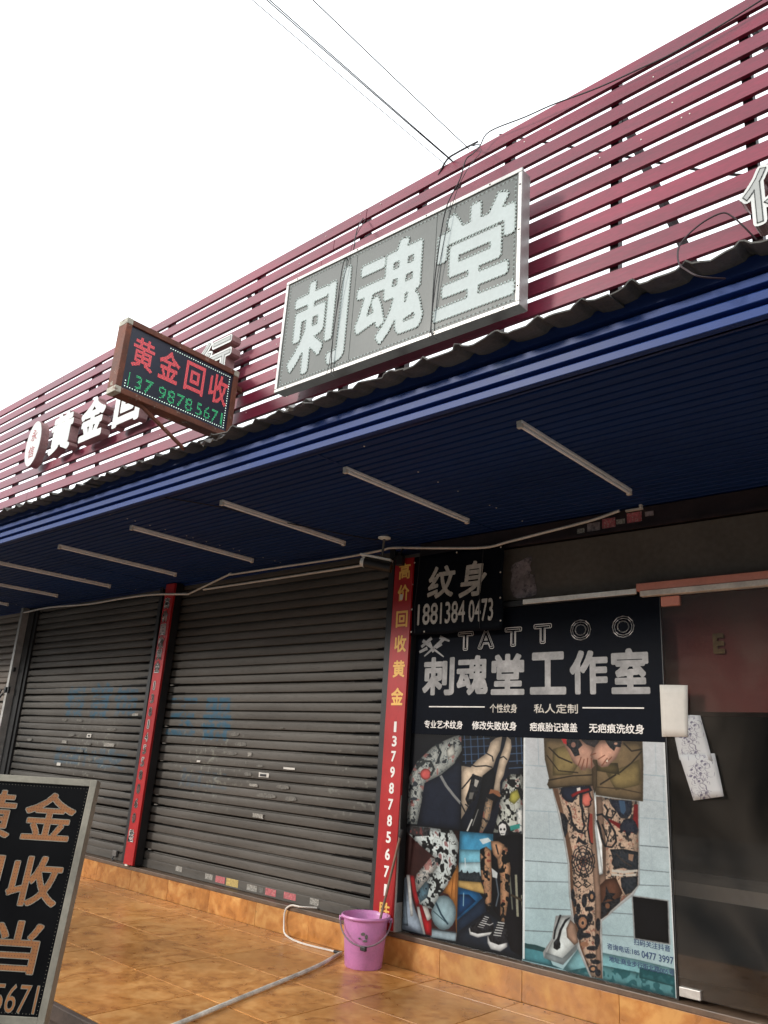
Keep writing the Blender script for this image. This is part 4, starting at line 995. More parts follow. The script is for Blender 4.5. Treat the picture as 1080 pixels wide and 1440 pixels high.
# papers taped on the glass
def sheet(name, label, cat, pts, Y, m, cells=6):
    mb = MB(); a, b, c, d = [Vector((p[0], 0, p[1])) for p in pts]; v = []
    for j in range(cells + 1):
        for i in range(cells + 1):
            s, t = i / cells, j / cells; p = (a * (1 - s) + b * s) * (1 - t) + (d * (1 - s) + c * s) * t
            bulge = .010 * math.sin(s * 3.1) * math.sin(t * 3.0 + .4) + .012 * t ** 3 * s
            v.append((p.x, Y - max(bulge, 0), p.z))
    f = [(j * (cells + 1) + i, j * (cells + 1) + i + 1, (j + 1) * (cells + 1) + i + 1, (j + 1) * (cells + 1) + i) for j in range(cells) for i in range(cells)]
    o = mb.add(v, f).build(name, m, None, smooth=True); sl = o.modifiers.new('thick', 'SOLIDIFY'); sl.thickness = .0006
    c_ = Vector((sum(p[0] for p in pts) / 4, Y, sum(p[1] for p in pts) / 4)); o.data.transform(Matrix.Translation(-c_)); o.location = c_
    return tag(o, label, cat)
sheet('paper_sheet', 'blank white paper taped on the glass at the edge of the tattoo poster', 'paper', [(-1.823, 1.716), (-1.668, 1.712), (-1.680, 1.444), (-1.823, 1.441)], 4.306, 'paper')
def draw_mat():
    a = np.ones((300, 200, 3)) * .80; r = np.random.default_rng(5)
    for k in range(70):
        x, y = 60 + r.random() * 80 + 20 * math.sin(k), r.random() * 270 + 12; pts = []
        ang = r.random() * 6.28; rad = 4 + r.random() * 20
        for i in range(12): t_ = ang + i / 11 * (2 + r.random() * 2); pts.append((x + rad * math.cos(t_), y + rad * math.sin(t_) * 1.2))
        L_ = [(p[0] + 1.1, p[1] + .4) for p in pts] + [(p[0] - .6, p[1] - .8) for p in pts[::-1]]
        fill(a, L_, (.30, .27, .36), .7)
        if k % 6 == 0: fill(a, [(x + 7 * math.cos(q), y + 9 * math.sin(q * 1.1)) for q in np.linspace(0, 6, 9)], (.25, .22, .32), .6)
    im = to_image('drawing', blur(a, 1)); m = bpy.data.materials.new('pencil flower drawing'); m.use_nodes = True; t = m.node_tree; b = t.nodes['Principled BSDF']
    g = N(t, 'ShaderNodeTexCoord'); ti = N(t, 'ShaderNodeTexImage'); ti.image = im; ti.extension = 'EXTEND'; mp = N(t, 'ShaderNodeMapping'); mp.vector_type = 'POINT'
    sx = N(t, 'ShaderNodeSeparateXYZ'); cb = N(t, 'ShaderNodeCombineXYZ'); t.links.new(g.outputs['Generated'], sx.inputs[0]); t.links.new(sx.outputs[0], cb.inputs[0]); t.links.new(sx.outputs[2], cb.inputs[1])
    vm = N(t, 'ShaderNodeVectorMath'); vm.operation = 'SCALE'; vm.inputs['Scale'].default_value = .72; t.links.new(ti.outputs[0], vm.inputs[0])
    t.links.new(cb.outputs[0], ti.inputs[0]); t.links.new(vm.outputs[0], b.inputs['Base Color']); b.inputs['Roughness'].default_value = .8
    return m
M['drawing'] = draw_mat()
sheet('drawing_sheet', 'upper of the two tilted sheets with a flower drawing, partly under the blank paper', 'paper', [(-1.775, 1.560), (-1.612, 1.555), (-1.560, 1.330), (-1.735, 1.325)], 4.3105, 'drawing')
sheet('drawing_sheet', 'lower tilted sheet with a flower drawing hanging on the dark glass', 'paper', [(-1.735, 1.352), (-1.548, 1.366), (-1.512, 1.160), (-1.670, 1.128)], 4.305, 'drawing')
MB().box(-3.57, 4.1, 4.400, 4.412, 1.58, 2.26).build('curtain_panel', 'inside_red', bd)
sg = thing('inner_sign', 'faint mirrored yellow sign seen through the door glass', 'sign', (-1.52, 4.39, 1.885))
mb = MB(); letters(mb, Frame((-1.52, 4.392, 1.885), (1, 0, 0), (0, 0, 1)), 'E', (-.03, .03, 0, .11), 0, .004, .05); mb.build('lettering', 'inner_letter', sg)

# ================================================================== HANGING BANNER
bn = thing('hanging_banner', 'small black banner with tattoo characters and phone number hung by two cables', 'banner', (-3.2, 4.25, 2.07))
def gridsheet(x0, x1, z0, z1, Y, nx, nz, amp):
    v = []; f = []
    for j in range(nz + 1):
        for i in range(nx + 1):
            s, t = i / nx, j / nz
            v.append((x0 + (x1 - x0) * s + .004 * math.sin(t * 9), Y + amp * math.sin(s * 7 + t * 2) * (.3 + .7 * (1 - t)) + amp * .6 * math.sin(t * 11 + s * 5), z0 + (z1 - z0) * t + .004 * math.sin(s * 12) * (1 - t) + (.010 * s if t == 1 else 0)))
    for j in range(nz):
        for i in range(nx): k = j * (nx + 1) + i; f.append((k, k + 1, k + nx + 2, k + nx + 1))
    return v, f
v, f = gridsheet(-3.588, -2.822, 2.075, 2.640, 4.256, 24, 18, .0035); o = MB().add(v, f).build('cloth', 'banner_cloth', bn, smooth=True); sl = o.modifiers.new('thick', 'SOLIDIFY'); sl.thickness = .002
fr = FAC(4.2485)
for c, a, b, z0, z1 in (('纹', -3.446, -3.205, 2.320, 2.548), ('身', -3.172, -2.945, 2.305, 2.552)):
    mb = MB(); letters(mb, fr, c, (a, b, z0, z1), 0, .0012, .03, shear=.12); mb.build('character', 'pale_print', bn)
for s, r in (('188', (-3.525, -3.345, 2.142, 2.290)), ('1384', (-3.325, -3.115, 2.140, 2.288)), ('0473', (-3.085, -2.890, 2.136, 2.284))): mb = MB(); letters(mb, fr, s, r, 0, .0012, .02); mb.build('number', 'pale_print', bn)
mb = MB(); beads(mb, fr, [(-3.575, 2.60), (-3.585, 2.44), (-3.582, 2.26), (-3.578, 2.10), (-2.838, 2.62), (-2.838, 2.45), (-2.836, 2.28), (-2.832, 2.13), (-3.2, 2.63), (-3.46, 2.095)], .007, 0, .004); mb.build('eyelet', 'dim_white', bn)
for x, lb in ((-3.535, 'left'), (-2.985, 'right')): MB().tube([(x + .02, 4.235, 2.665), (x + .005, 4.24, 2.5), (x - .01, 4.238, 2.3), (x - .005, 4.243, 2.09)], .0022, 6).build('hanging_cable', 'wire', bn)

# ================================================================== CANOPY
cp = thing('canopy', 'blue ribbed canopy with striped fascia under grey corrugated roof sheets', 'canopy', (-5, 3.4, 2.76))
X0, X1 = -16.0, 2.2
RP = .0632; y = 2.590; src = None
while y < 4.34:
    w_ = RP
    if src is None:
        pr = [(0, 2.780), (.001, 2.764), (.004, 2.7605), (.043, 2.7595), (.0475, 2.762), (.0485, 2.780), (RP, 2.780), (RP, 2.784), (0, 2.784)]
        src = MB().prism_x(pr, X0, X1).build('ceiling_panel', 'navy_ceiling', cp); src.location.y = y; src.matrix_parent_inverse = wm(cp).inverted(); s_ = src
    else: s_ = share(src, cp, (0, y, 0))
    s_.location.z = random.uniform(-.001, .001); y += RP
MB().box(X0, X1, 4.338, 4.47, 2.740, 2.757).build('edge_trim', 'blue_deep', cp)
# fascia: three proud ribs, each a part, over a recessed back
for z0, z1 in ((2.757, 2.795), (2.815, 2.855), (2.880, 2.916)):
    MB().prism_x([(2.566, z0 + .002), (2.566, z1 - .006), (2.572, z1), (2.612, z1), (2.612, z0), (2.568, z0)], X0, X1).build('fascia_rib', 'blue_fascia', cp)
MB().box(X0, X1, 2.600, 2.625, 2.757, 2.985).build('fascia_back', 'blue_deep', cp)
MB().prism_x([(2.560, 2.935), (2.566, 2.996), (2.598, 2.996), (2.598, 2.935)], X0, X1).build('fascia_rib', 'blue_deep', cp)
# corrugated roof sheets rising to the back
SL = .13
def roof_sheet(x0, n, pitch=.1975):
    y0 = 2.440 + random.uniform(-.016, .014); mb = MB(); pr = []; zb = random.uniform(-.004, .006); amp = .027 + random.uniform(-.006, .008)
    for i in range(n):
        b = i * pitch; j = random.uniform(-.006, .006)
        pr += [(b, 0), (b + pitch * .30, .004 + j), (b + pitch * .42, .008 + j), (b + pitch * .52, amp * 1.0 + j), (b + pitch * .60, amp + j * .5), (b + pitch * .70, .010), (b + pitch * .86, .002)]
    pr.append((n * pitch + .03, 0)); v = []; yy = [y0, y0 + .12, y0 + .4, 6.0, 9.5]
    for k, Y in enumerate(yy):
        for x, z in pr: v.append((x0 + x, Y + (random.uniform(-.010, .010) if k == 0 else 0), 2.954 + zb + z + SL * (Y - 2.44) + (random.uniform(-.003, .003) if k == 0 else 0)))
    m_ = len(pr); f = [(k * m_ + i, k * m_ + i + 1, (k + 1) * m_ + i + 1, (k + 1) * m_ + i) for k in range(len(yy) - 1) for i in range(m_ - 1)]
    o = mb.add(v, f).build('roof_sheet', 'roof_sheet', cp, recalc=False); s = o.modifiers.new('thick', 'SOLIDIFY'); s.thickness = .006; s.offset = 0
    o.location.z = (roof_sheet.k % 2) * .004; roof_sheet.k += 1
roof_sheet.k = 0
x = X0
while x < X1 - .5: roof_sheet(x, 5); x += .9875
# crumpled film and torn bits on the roof edge
def crumple(label, x, y, z, sx, sz, seed):
    r = random.Random(seed); v = []; f = []; nx, nz = 7, 3
    for j in range(nz + 1):
        for i in range(nx + 1): v.append((x + sx * i / nx + r.uniform(-.012, .012), y + r.uniform(-.02, .02), z + sz * j / nz * (.5 + .5 * math.sin(i)) + r.uniform(-.010, .010)))
    for j in range(nz):
        for i in range(nx): k = j * (nx + 1) + i; f.append((k, k + 1, k + nx + 2, k + nx + 1))
    o = MB().add(v, f).build('plastic_scrap', 'debris', None); s = o.modifiers.new('t', 'SOLIDIFY'); s.thickness = .001
    return tag(o, label, 'scrap', 'scraps on the roof edge')
crumple('crumpled grey plastic film on the roof edge below the big grey sign', -2.98, 2.425, 2.945, .20, .03, 1)
crumple('grey plastic scrap on the roof edge under the lit red sign', -3.72, 2.428, 2.925, .22, .03, 2)

# ================================================================== SLAT SCREEN
KL = math.tan(R(4.4))
def SY(z): return 2.80 + KL * (z - 3.2)
scn = thing('slat_screen', 'tall red slatted screen standing on the canopy roof', 'screen', (-5, 2.85, 3.2))
def slat_piece(x0, x1, z0, h=.0805, dy=0):
    z1 = z0 + h; y0, y1 = SY(z0) + dy, SY(z1) + dy; d = .022
    return MB().hexa([(x0, y0, z0), (x1, y0, z0), (x1, y0 + d, z0), (x0, y0 + d, z0), (x0, y1, z1), (x1, y1, z1), (x1, y1 + d, z1), (x0, y1 + d, z1)])
for k in range(11):
    z0 = 3.247 + k * .1178; cuts = [-16.0]; c = -13.0 + random.uniform(-1, 1)
    while c < 1.0: cuts.append(c); c += random.choice((2.9, 3.0, 3.9))
    cuts.append(2.3)
    for a, b in zip(cuts, cuts[1:]):
        o = slat_piece(a + .001, b - .001, z0, .0805, random.uniform(-.0015, .0015)).build('slat', 'red_slat', scn, bevel=.002)
        o.location.z = random.uniform(-.002, .002)
STUD = [-15, -14, -12.9, -11.8, -10.7, -9.6, -8.5, -7.4, -6.3, -5.15, -4.04, -3.02, -2.56, -1.955, -1.345, -.75, -.1, .6, 1.3]
for x in STUD:
    y0, y1 = SY(3.05) + .026, SY(4.49) + .026; MB().hexa([(x, y0, 3.02), (x + .04, y0, 3.02), (x + .04, y0 + .04, 3.02), (x, y0 + .04, 3.02), (x, y1, 4.49), (x + .04, y1, 4.49), (x + .04, y1 + .04, 4.49), (x, y1 + .04, 4.49)]).build('stud', 'dark_steel', scn)
for x, dx in ((-12.9, .5), (-10.7, .5), (-8.5, .5), (-7.4, .6), (-6.3, .5), (-4.22, 1.0), (-3.02, .45), (-2.30, -.5), (-1.36, .40), (-.70, .4)):
    a = Vector((x, SY(4.42) + .085, 4.42)); b = Vector((x + dx, SY(3.2) + .085, 3.14)); MB().tube([a, b], .022, 4).build('brace', 'dark_steel', scn)
mb = MB(); r_ = random.Random(3)
for i in range(60):
    x = r_.uniform(-8, -.4); k = r_.randrange(11); z = 3.247 + k * .1178 + r_.uniform(.02, .06); mb.box(x, x + .005, SY(z) - .003, SY(z), z, z + .006)
tag(mb.build('screw_heads', 'dim_white', scn), kind='stuff')

# ================================================================== BIG GREY SIGN
bs = thing('shop_sign', 'big grey lightbox sign with three pale characters on the red slats', 'sign', (-2.54, 2.72, 3.25))
a_ = math.atan2(-.028, 1.686); U = Vector((math.cos(a_), 0, math.sin(a_))); V_ = Vector((-math.sin(a_), 0, math.cos(a_)))
F1 = Frame((-3.381, 2.665, 3.254), U, V_); W_, H_ = 1.686, .745
def fbox(fr, x0, x1, y0, y1, d0, d1):
    return MB().hexa([fr.p(x0, y0, d1), fr.p(x1, y0, d1), fr.p(x1, y0, d0), fr.p(x0, y0, d0), fr.p(x0, y1, d1), fr.p(x1, y1, d1), fr.p(x1, y1, d0), fr.p(x0, y1, d0)])
fbox(F1, .004, W_ - .004, .004, H_ - .004, -.072, -.006).build('case', 'sign_frame', bs, bevel=.004)
fr_w = .022
for x0, x1, y0, y1 in ((0, W_, 0, fr_w), (0, W_, H_ - fr_w, H_), (0, fr_w, fr_w, H_ - fr_w), (W_ - fr_w, W_, fr_w, H_ - fr_w)):
    fbox(F1, x0, x1, y0, y1, -.005, .008).build('frame', 'sign_frame', bs, bevel=.003)
for x0, x1 in ((fr_w + .001, .600), (.602, 1.168), (1.170, W_ - fr_w - .001)): fbox(F1, x0, x1, fr_w + .001, H_ - fr_w - .001, -.004, 0).build('face_panel', 'grey_sign', bs, bevel=.001)
for c, a, b, z0, z1 in (('刺', .085, .560, .062, .668), ('魂', .625, 1.110, .070, .668), ('堂', 1.180, 1.655, .072, .672)):
    mb = MB(); T, F, L = letters(mb, F1, c, (a, b, z0, z1), .0004, .0016, .031); o = mb.build('character', 'sign_letter', bs)
    mb = MB(); outline(mb, F1, T, L, .0065, .0024); k_ = mb.build('led_socket', 'led_hole', o); k_['kind'] = 'stuff'
    mb = MB(); pts = loop_points(T, L, .0200); beads(mb, F1, pts, .0072, .0026, .006); k_ = mb.build('led_bead', 'led_off', o); k_['kind'] = 'stuff'
mb = MB(); pts = edge_pts(.040, W_ - .040, .040, H_ - .040, .024); beads(mb, F1, pts, .0055, 0, .006); k_ = mb.build('led_border', 'led_off', bs); k_['kind'] = 'stuff'
mb = MB()
for x, y in pts:
    if abs(y - .04) < .001 or abs(y - H_ + .04) < .001: x += .012
    else: y += .012
    if x > W_ - .03 or y > H_ - .03: continue
    for q in range(1): beads(mb, F1, [(x, y)], .006, .0003, .0008)
k_ = mb.build('led_socket', 'led_hole', bs); k_['kind'] = 'stuff'
mb = MB(); beads(mb, F1, [(x, .011) for x in (.1, .5, .85, 1.2, 1.6)] + [(x, H_ - .011) for x in (.1, .6, 1.1, 1.5)] + [(W_ - .011, y) for y in (.1, .4, .65)], .006, .008, .004); mb.build('rivet', 'dark_steel', bs)

# ================================================================== CHANNEL LETTERS
def channel(name, label, c, x0, x1, z0, z1, fm, inner=None, bold=.05, dep=.075, nface=2.715):
    zc = (z0 + z1) / 2; t = thing(name, label, 'sign letter', ((x0 + x1) / 2, nface, z0), 'raised sign letters on the red slats')
    fr = FAC(nface); mb = MB(); T, F, L = letters(mb, fr, c, (x0, x1, z0, z1), -.002, .002, bold); mb.build('face', fm, t)
    mb = MB(); k = 0
    for lp in L:
        n = len(lp); v = [fr.p(*T[i], -.002) for i in lp] + [fr.p(*T[i], -dep) for i in lp]; mb.add(v, [(i, (i + 1) % n, n + (i + 1) % n, n + i) for i in range(n)])
    mb.v += [tuple(fr.p(x, y, -dep)) for x, y in T]; kk = len(mb.v) - len(T); mb.f += [tuple(i + kk for i in f) for f in F]
    mb.build('side', 'letter_side', t)
    if inner:
        T2, F2, L2 = fit(c, (x0 + .014, x1 - .014, z0 + .014, z1 - .014), .0); mb = MB(); letters(mb, fr, c, (x0 + .014, x1 - .014, z0 + .014, z1 - .014), .0006, .0012, .0); mb.build('inner_face', inner, t)
        mb = MB(); outline(mb, fr, T2, L2, .004, .0022); mb.build('inner_edge', 'led_hole', t)
    return t
for c, xc, lb in (('黄', -6.255, 'first white raised character after the round emblem'), ('金', -5.735, 'second white raised character, left of the rusty lit sign'), ('回', -5.205, 'third white raised character, behind the lower left corner of the rusty lit sign'),
                  ('收', -4.67, 'fourth white raised character, hidden behind the rusty lit sign'), ('行', -4.135, 'last white raised character, showing above the rusty lit sign')):
    channel('sign_letter', lb, c, xc - .19, xc + .19, 3.530, 3.900, 'letter_white', 'letter_grey' if c in '行' else None, .05)
channel('sign_letter', 'white edged grey raised character at the right edge of the screen', '化', -.752, -.485, 3.215, 3.475, 'letter_white', 'letter_grey', .055)
channel('sign_letter', 'raised character beyond the right edge, after the white edged one', '妆', -.40, -.13, 3.215, 3.475, 'letter_white', 'letter_grey', .055)
MB_ = MB().box(-.70, -.655, 2.725, 2.80, 3.198, 3.226)
ov = thing('round_emblem', 'white oval emblem with two small red characters on the red slats', 'sign', (-6.78, 2.715, 3.53))
fo = Frame((-6.785, 2.715, 3.730), (1, 0, 0), (0, 0, 1)); mb = MB(); n = 40
ring = [(.135 * math.cos(2 * math.pi * i / n), .215 * math.sin(2 * math.pi * i / n)) for i in range(n)]
mb.add([fo.p(x, y, 0) for x, y in ring] + [fo.p(x, y, -.004) for x, y in ring], [tuple(range(n)), tuple(range(2 * n - 1, n - 1, -1))] + [(i, (i + 1) % n, n + (i + 1) % n, n + i) for i in range(n)]); mb.build('face', 'letter_white', ov)
mb = MB(); mb.add([fo.p(x, y, -.0045) for x, y in ring] + [fo.p(x, y, -.075) for x, y in ring], [(i, (i + 1) % n, n + (i + 1) % n, n + i) for i in range(n)]); mb.build('side', 'letter_side', ov)
mb = MB(); letters(mb, fo, '永', (-.055, .055, .025, .135), .0004, .001, .01); letters(mb, fo, '信', (-.055, .055, -.135, -.025), .0004, .001, .01); mb.build('lettering', 'text_red', ov)

# ================================================================== LED SIGN (perpendicular to the facade)
ls = thing('led_sign', 'rusty framed double sided sign with lit red characters and green phone number', 'sign', (-3.9, 2.35, 3.12))
F2 = Frame((-3.9, 1.94, 3.128), (0, 1, -.012), (0, .012, 1)); LW, LH = .818, .472; b_ = .037
fbox(F2, b_ * .7, LW - b_ * .7, b_ * .7, LH - b_ * .7, -.075, -.006).build('face_panel', 'led_panel', ls)
for x0, x1, y0, y1 in ((b_, LW - b_, 0, b_), (b_, LW - b_, LH - b_, LH), (0, b_, b_, LH - b_), (LW - b_, LW, b_, LH - b_)): fbox(F2, x0, x1, y0, y1, -.088, .006).build('frame', 'rust', ls, bevel=.004)
for cx, cy in ((0, 0), (LW - b_, 0), (0, LH - b_), (LW - b_, LH - b_)): fbox(F2, cx - .001, cx + b_ + .001, cy - .001, cy + b_ + .001, -.089, .008).build('corner_plate', 'rust_pale', ls, bevel=.004)
xs = [.070, .248, .432, .612]
for c, x in zip('黄金回收', xs):
    mb = MB(); T, F, L = letters(mb, F2, c, (x, x + .142, .196, .392), -.0055, .001, .022); o = mb.build('character', 'led_red_base', ls)
    mb = MB(); beads(mb, F2, inside_points(T, F, .0095), .0026, -.0043, .002); k_ = mb.build('led_dots', 'led_red', o); k_['kind'] = 'stuff'
for s, x0, x1 in (('137', .072, .235), ('9878', .275, .515), ('5671', .545, .745)):
    mb = MB(); T, F, L = fit(s, (x0, x1, .070, .150), .012); pts = inside_points(T, F, .0078); beads(mb, F2, pts, .0026, -.0055, .0022); k_ = mb.build('led_digits', 'led_green', ls); k_['kind'] = 'stuff'
mb = MB(); beads(mb, F2, [p for p in edge_pts(.060, LW - .060, .058, LH - .058, .0165) if p[0] > .3 or p[1] < .1], .0036, -.0055, .002); k_ = mb.build('led_border', 'led_white', ls); k_['kind'] = 'stuff'
MB().tube([(-3.93, 2.11, 3.13), (-3.93, 2.46, 2.955)], .012, 8).build('support_pole', 'rust', ls)
MB().box(-3.955, -3.925, LW + 1.93, 2.82, 3.20, 3.23).build('bracket', 'rust', ls); MB().box(-3.955, -3.925, LW + 1.93, 2.84, 3.48, 3.51).build('bracket', 'rust', ls)

# ================================================================== TUBE LIGHTS
proto = thing('tube_light', '', 'tube light', (0, 0, 0), 'unlit tube lights under the canopy')
MB().prism_x([(0, 0)] * 3, 0, 0) if False else None
bt = MB().box(-.015, .015, -.57, .57, -.014, 0).build('batten', 'tube', proto, bevel=.002)
tb = MB().tube([(0, -.555, -.024), (0, .555, -.024)], .0085, 12).build('tube', 'tube_glass', proto, smooth=True)
for s in (-1, 1): MB().box(-.013, .013, *sorted((s * .571, s * .551)), -.036, -.0005).build('end_cap', 'dim_white', proto, bevel=.002)
TL = [(-1.812, 'unlit tube light nearest the camera, upper right under the canopy'), (-2.922, 'second unlit tube light from the right, above the hanging banner'), (-4.033, 'third unlit tube light from the right, left of the security camera'), (-5.12, 'fourth unlit tube light from the right, above the wide shutter'),
      (-6.22, 'fifth unlit tube light from the right, ending at the narrow red strip'), (-7.38, 'sixth unlit tube light from the right, above the left brown shutter'), (-8.49, 'seventh unlit tube light from the right, its front end outside the frame'), (-9.72, 'farthest unlit tube light, a short piece at the left edge')]
for i, (x, lb) in enumerate(TL):
    t = proto if i == 0 else copy_tree(proto)
    t.location = (x, 3.42 + random.uniform(-.01, .01), 2.7585); t.rotation_euler.z = random.uniform(-.008, .008); t['label'] = lb

cable('thin dark cable stapled across the canopy ceiling above the wide shutter', [(-4.30, 2.60, 2.752), (-4.15, 2.9, 2.750), (-4.05, 3.3, 2.747), (-3.92, 3.7, 2.748), (-3.80, 4.0, 2.750), (-3.74, 4.06, 2.75)], .0035, 'wire')
mb = MB(); r_ = random.Random(5)
for i in range(70):
    x, y = r_.choice((-12.0, -9.7, -7.35, -5.0, -2.64, -.3)) + r_.uniform(-.01, .01), 2.62 + .0632 * r_.randrange(0, 27); mb.lathe([(0, -.004), (.004, -.003), (.005, 0)], (x, y, 2.7592), 6)
tag(mb.build('screw_heads', 'dim_white', cp), kind='stuff')
for x in (-10.87, -6.80, -2.93, 1.0): MB().box(x, x + .012, 2.60, 4.33, 2.7572, 2.7590).build('joint_strip', 'navy_ceiling', cp)

# ================================================================== SECURITY CAMERA
sc_ = thing('security_camera', 'small black and white security camera on a ceiling stem beside the red strip', 'camera', (-3.74, 4.05, 2.758))
MB().lathe([(.0, 0), (.045, 0), (.045, -.008), (.02, -.014), (0, -.014)], (-3.70, 4.045, 2.757), 24).build('mount', 'white_paint', sc_, smooth=True)
MB().tube([(-3.70, 4.045, 2.745), (-3.715, 4.05, 2.625)], .009, 10).build('stem', 'alu_dark', sc_)
c0, c1 = Vector((-3.865, 3.99, 2.600)), Vector((-3.665, 4.10, 2.560)); d_ = (c1 - c0).normalized()
MB().tube([c0 + d_ * .03 + Vector((0, 0, -.012)), c1 + Vector((0, 0, -.018))], .040, 16).build('housing', 'black_paint', sc_, smooth=True)
sd_ = d_.cross(Vector((0, 0, 1))).normalized()
q = [c0 - sd_ * .042 + Vector((0, 0, .026)), c0 + sd_ * .042 + Vector((0, 0, .026)), c1 + sd_ * .040 + Vector((0, 0, .022)), c1 - sd_ * .040 + Vector((0, 0, .022))]
MB().hexa([*q, *[p + Vector((0, 0, .016)) for p in q]]).build('sun_shield', 'white_paint', sc_, bevel=.004)
MB().tube([c0 + Vector((0, 0, -.014)), c0 + d_ * .03 + Vector((0, 0, -.014))], .028, 16, r2=.040).build('lens', 'white_paint', sc_, smooth=True)
MB().tube([(-3.66, 4.10, 2.60), (-3.64, 4.16, 2.66), (-3.66, 4.22, 2.72)], .007, 6).build('cable', 'wire', sc_)
jb = MB().box(-3.72, -3.66, 4.20, 4.2405, 2.585, 2.66).build('junction_box', 'black_paint', None, bevel=.006); tag(jb, 'small black box on top of the wide red strip', 'box')

# ================================================================== CABLES
cable('white conduit running along the top of the left brown shutter', [(-9.86, 4.25, 2.700), (-9.175, 4.24, 2.710), (-8.242, 4.24, 2.674), (-7.533, 4.235, 2.676), (-6.942, 4.225, 2.662), (-6.324, 4.225, 2.612)], .010, 'pvc', 'conduit')
cable('white conduit above the wide shutter, rising over the banner to the ceiling', [(-6.314, 4.225, 2.615), (-5.70, 4.20, 2.728), (-5.66, 4.20, 2.726), (-4.95, 4.20, 2.718), (-4.282, 4.20, 2.710), (-3.866, 4.20, 2.718), (-3.747, 4.20, 2.722), (-3.302, 4.20, 2.662), (-2.942, 4.21, 2.622), (-2.752, 4.21, 2.636), (-2.509, 4.21, 2.658), (-2.164, 4.21, 2.690), (-1.98, 4.21, 2.722)], .0085, 'pvc', 'conduit')
cable('lower white conduit parallel to the first above the wide shutter', [(-6.13, 4.25, 2.642), (-5.2, 4.25, 2.640), (-4.241, 4.25, 2.640), (-3.906, 4.25, 2.642), (-3.79, 4.25, 2.640)], .0095, 'pvc', 'conduit', False)
cable('white cable looping from the sill down to the floor beside the pink bucket', [(-4.40, 4.335, .205), (-4.48, 4.25, .207), (-4.58, 4.256, .20), (-4.640, 4.256, .156), (-4.640, 4.256, .069), (-4.59, 4.235, .012), (-4.363, 4.17, .008), (-4.10, 4.190, .008), (-4.01, 4.185, .012)], .0065, 'pvc', 'cable')
o = cable('long white pipe lying across the orange floor towards the bucket', [(-3.985, 4.18, .014), (-3.955, 4.10, .014), (-3.815, 3.764, .014), (-3.583, 2.99, .014), (-3.457, 2.578, .014), (-3.40, 2.35, .014)], .0112, 'pvc_floor', 'pipe', True, 'pipe', 10)
MB().tube([(-4.055, 4.186, .010), (-3.99, 4.19, .012)], .010, 8).build('coupling', 'wire', o)
def on(pts, dy=0): return [(x, y + dy, z) for x, y, z in pts]
cable('thin black cable hanging down across the right third of the grey sign', [(-2.186, 2.87, 4.52), (-2.04, 2.80, 4.40), (-2.008, 2.70, 4.256), (-2.028, 2.665, 4.201), (-2.056, 2.655, 4.083), (-2.131, 2.645, 3.933), (-2.176, 2.645, 3.621), (-2.192, 2.648, 3.374), (-2.194, 2.650, 3.251), (-2.161, 2.655, 3.205)], .0032, 'wire')
cable('second thin black cable crossing the right third of the grey sign', [(-2.16, 2.86, 4.51), (-2.03, 2.80, 4.36), (-2.03, 2.68, 4.15), (-2.09, 2.648, 3.95), (-2.165, 2.642, 3.55), (-2.205, 2.650, 3.22)], .0018, 'wire')
cable('twisted black cable hanging across the left character of the grey sign', [(-2.95, 2.86, 4.40), (-2.87, 2.74, 4.211), (-2.834, 2.68, 3.968), (-2.867, 2.650, 3.93), (-2.884, 2.645, 3.626), (-2.896, 2.645, 3.423), (-2.889, 2.648, 3.250), (-2.868, 2.655, 3.205)], .0032, 'wire')
cable('thinner black cable beside the twisted one on the grey sign', [(-2.93, 2.86, 4.38), (-2.85, 2.70, 4.10), (-2.83, 2.655, 3.93), (-2.870, 2.643, 3.70), (-2.905, 2.643, 3.30), (-2.93, 2.65, 3.24)], .0018, 'wire')
cable('round loop of red brown cable on the slats at the right edge', [(-.70, 2.70, 3.15), (-.731, 2.66, 3.20), (-.763, 2.65, 3.25), (-.797, 2.64, 3.275), (-.874, 2.63, 3.255), (-.935, 2.58, 3.165), (-.895, 2.44, 2.990), (-.860, 2.42, 2.93), (-.816, 2.42, 2.887), (-.76, 2.5, 2.90)], .0035, 'dark_steel')
cable('black cable lying along the top slats towards the upper right', [(-2.083, 2.86, 4.46), (-2.014, 2.85, 4.510), (-1.791, 2.85, 4.475), (-1.623, 2.85, 4.455), (-1.389, 2.85, 4.408), (-1.173, 2.85, 4.385), (-.988, 2.85, 4.372), (-.665, 2.85, 4.395), (-.3, 2.85, 4.45)], .0038, 'wire')
cable('knotted black cable bundle on the top edge where the overhead wires land', [(-2.40, 2.9, 4.46), (-2.333, 2.89, 4.525), (-2.258, 2.89, 4.535), (-2.16, 2.88, 4.522), (-2.112, 2.88, 4.52)], .006, 'wire')
cable('black cable running diagonally behind the right slats', [(-2.05, 3.0, 4.62), (-1.351, 2.985, 4.085), (-1.045, 2.965, 3.84), (-.822, 2.95, 3.672), (-.5, 2.95, 3.5)], .006, 'wire')
OW = [(355, (-4.259, 2.703, 5.75), (-2.349, 2.90, 4.503), 'leftmost thin overhead wire against the white sky'), (375, (-4.168, 2.775, 5.75), (-2.302, 2.899, 4.50), 'left strand of the close pair of overhead wires'), (379, (-4.15, 2.79, 5.75), (-2.300, 2.899, 4.505), 'right strand of the close pair of overhead wires'), (440, (-3.876, 3.01, 5.75), (-2.186, 2.902, 4.524), 'rightmost overhead wire reaching the top of the screen')]
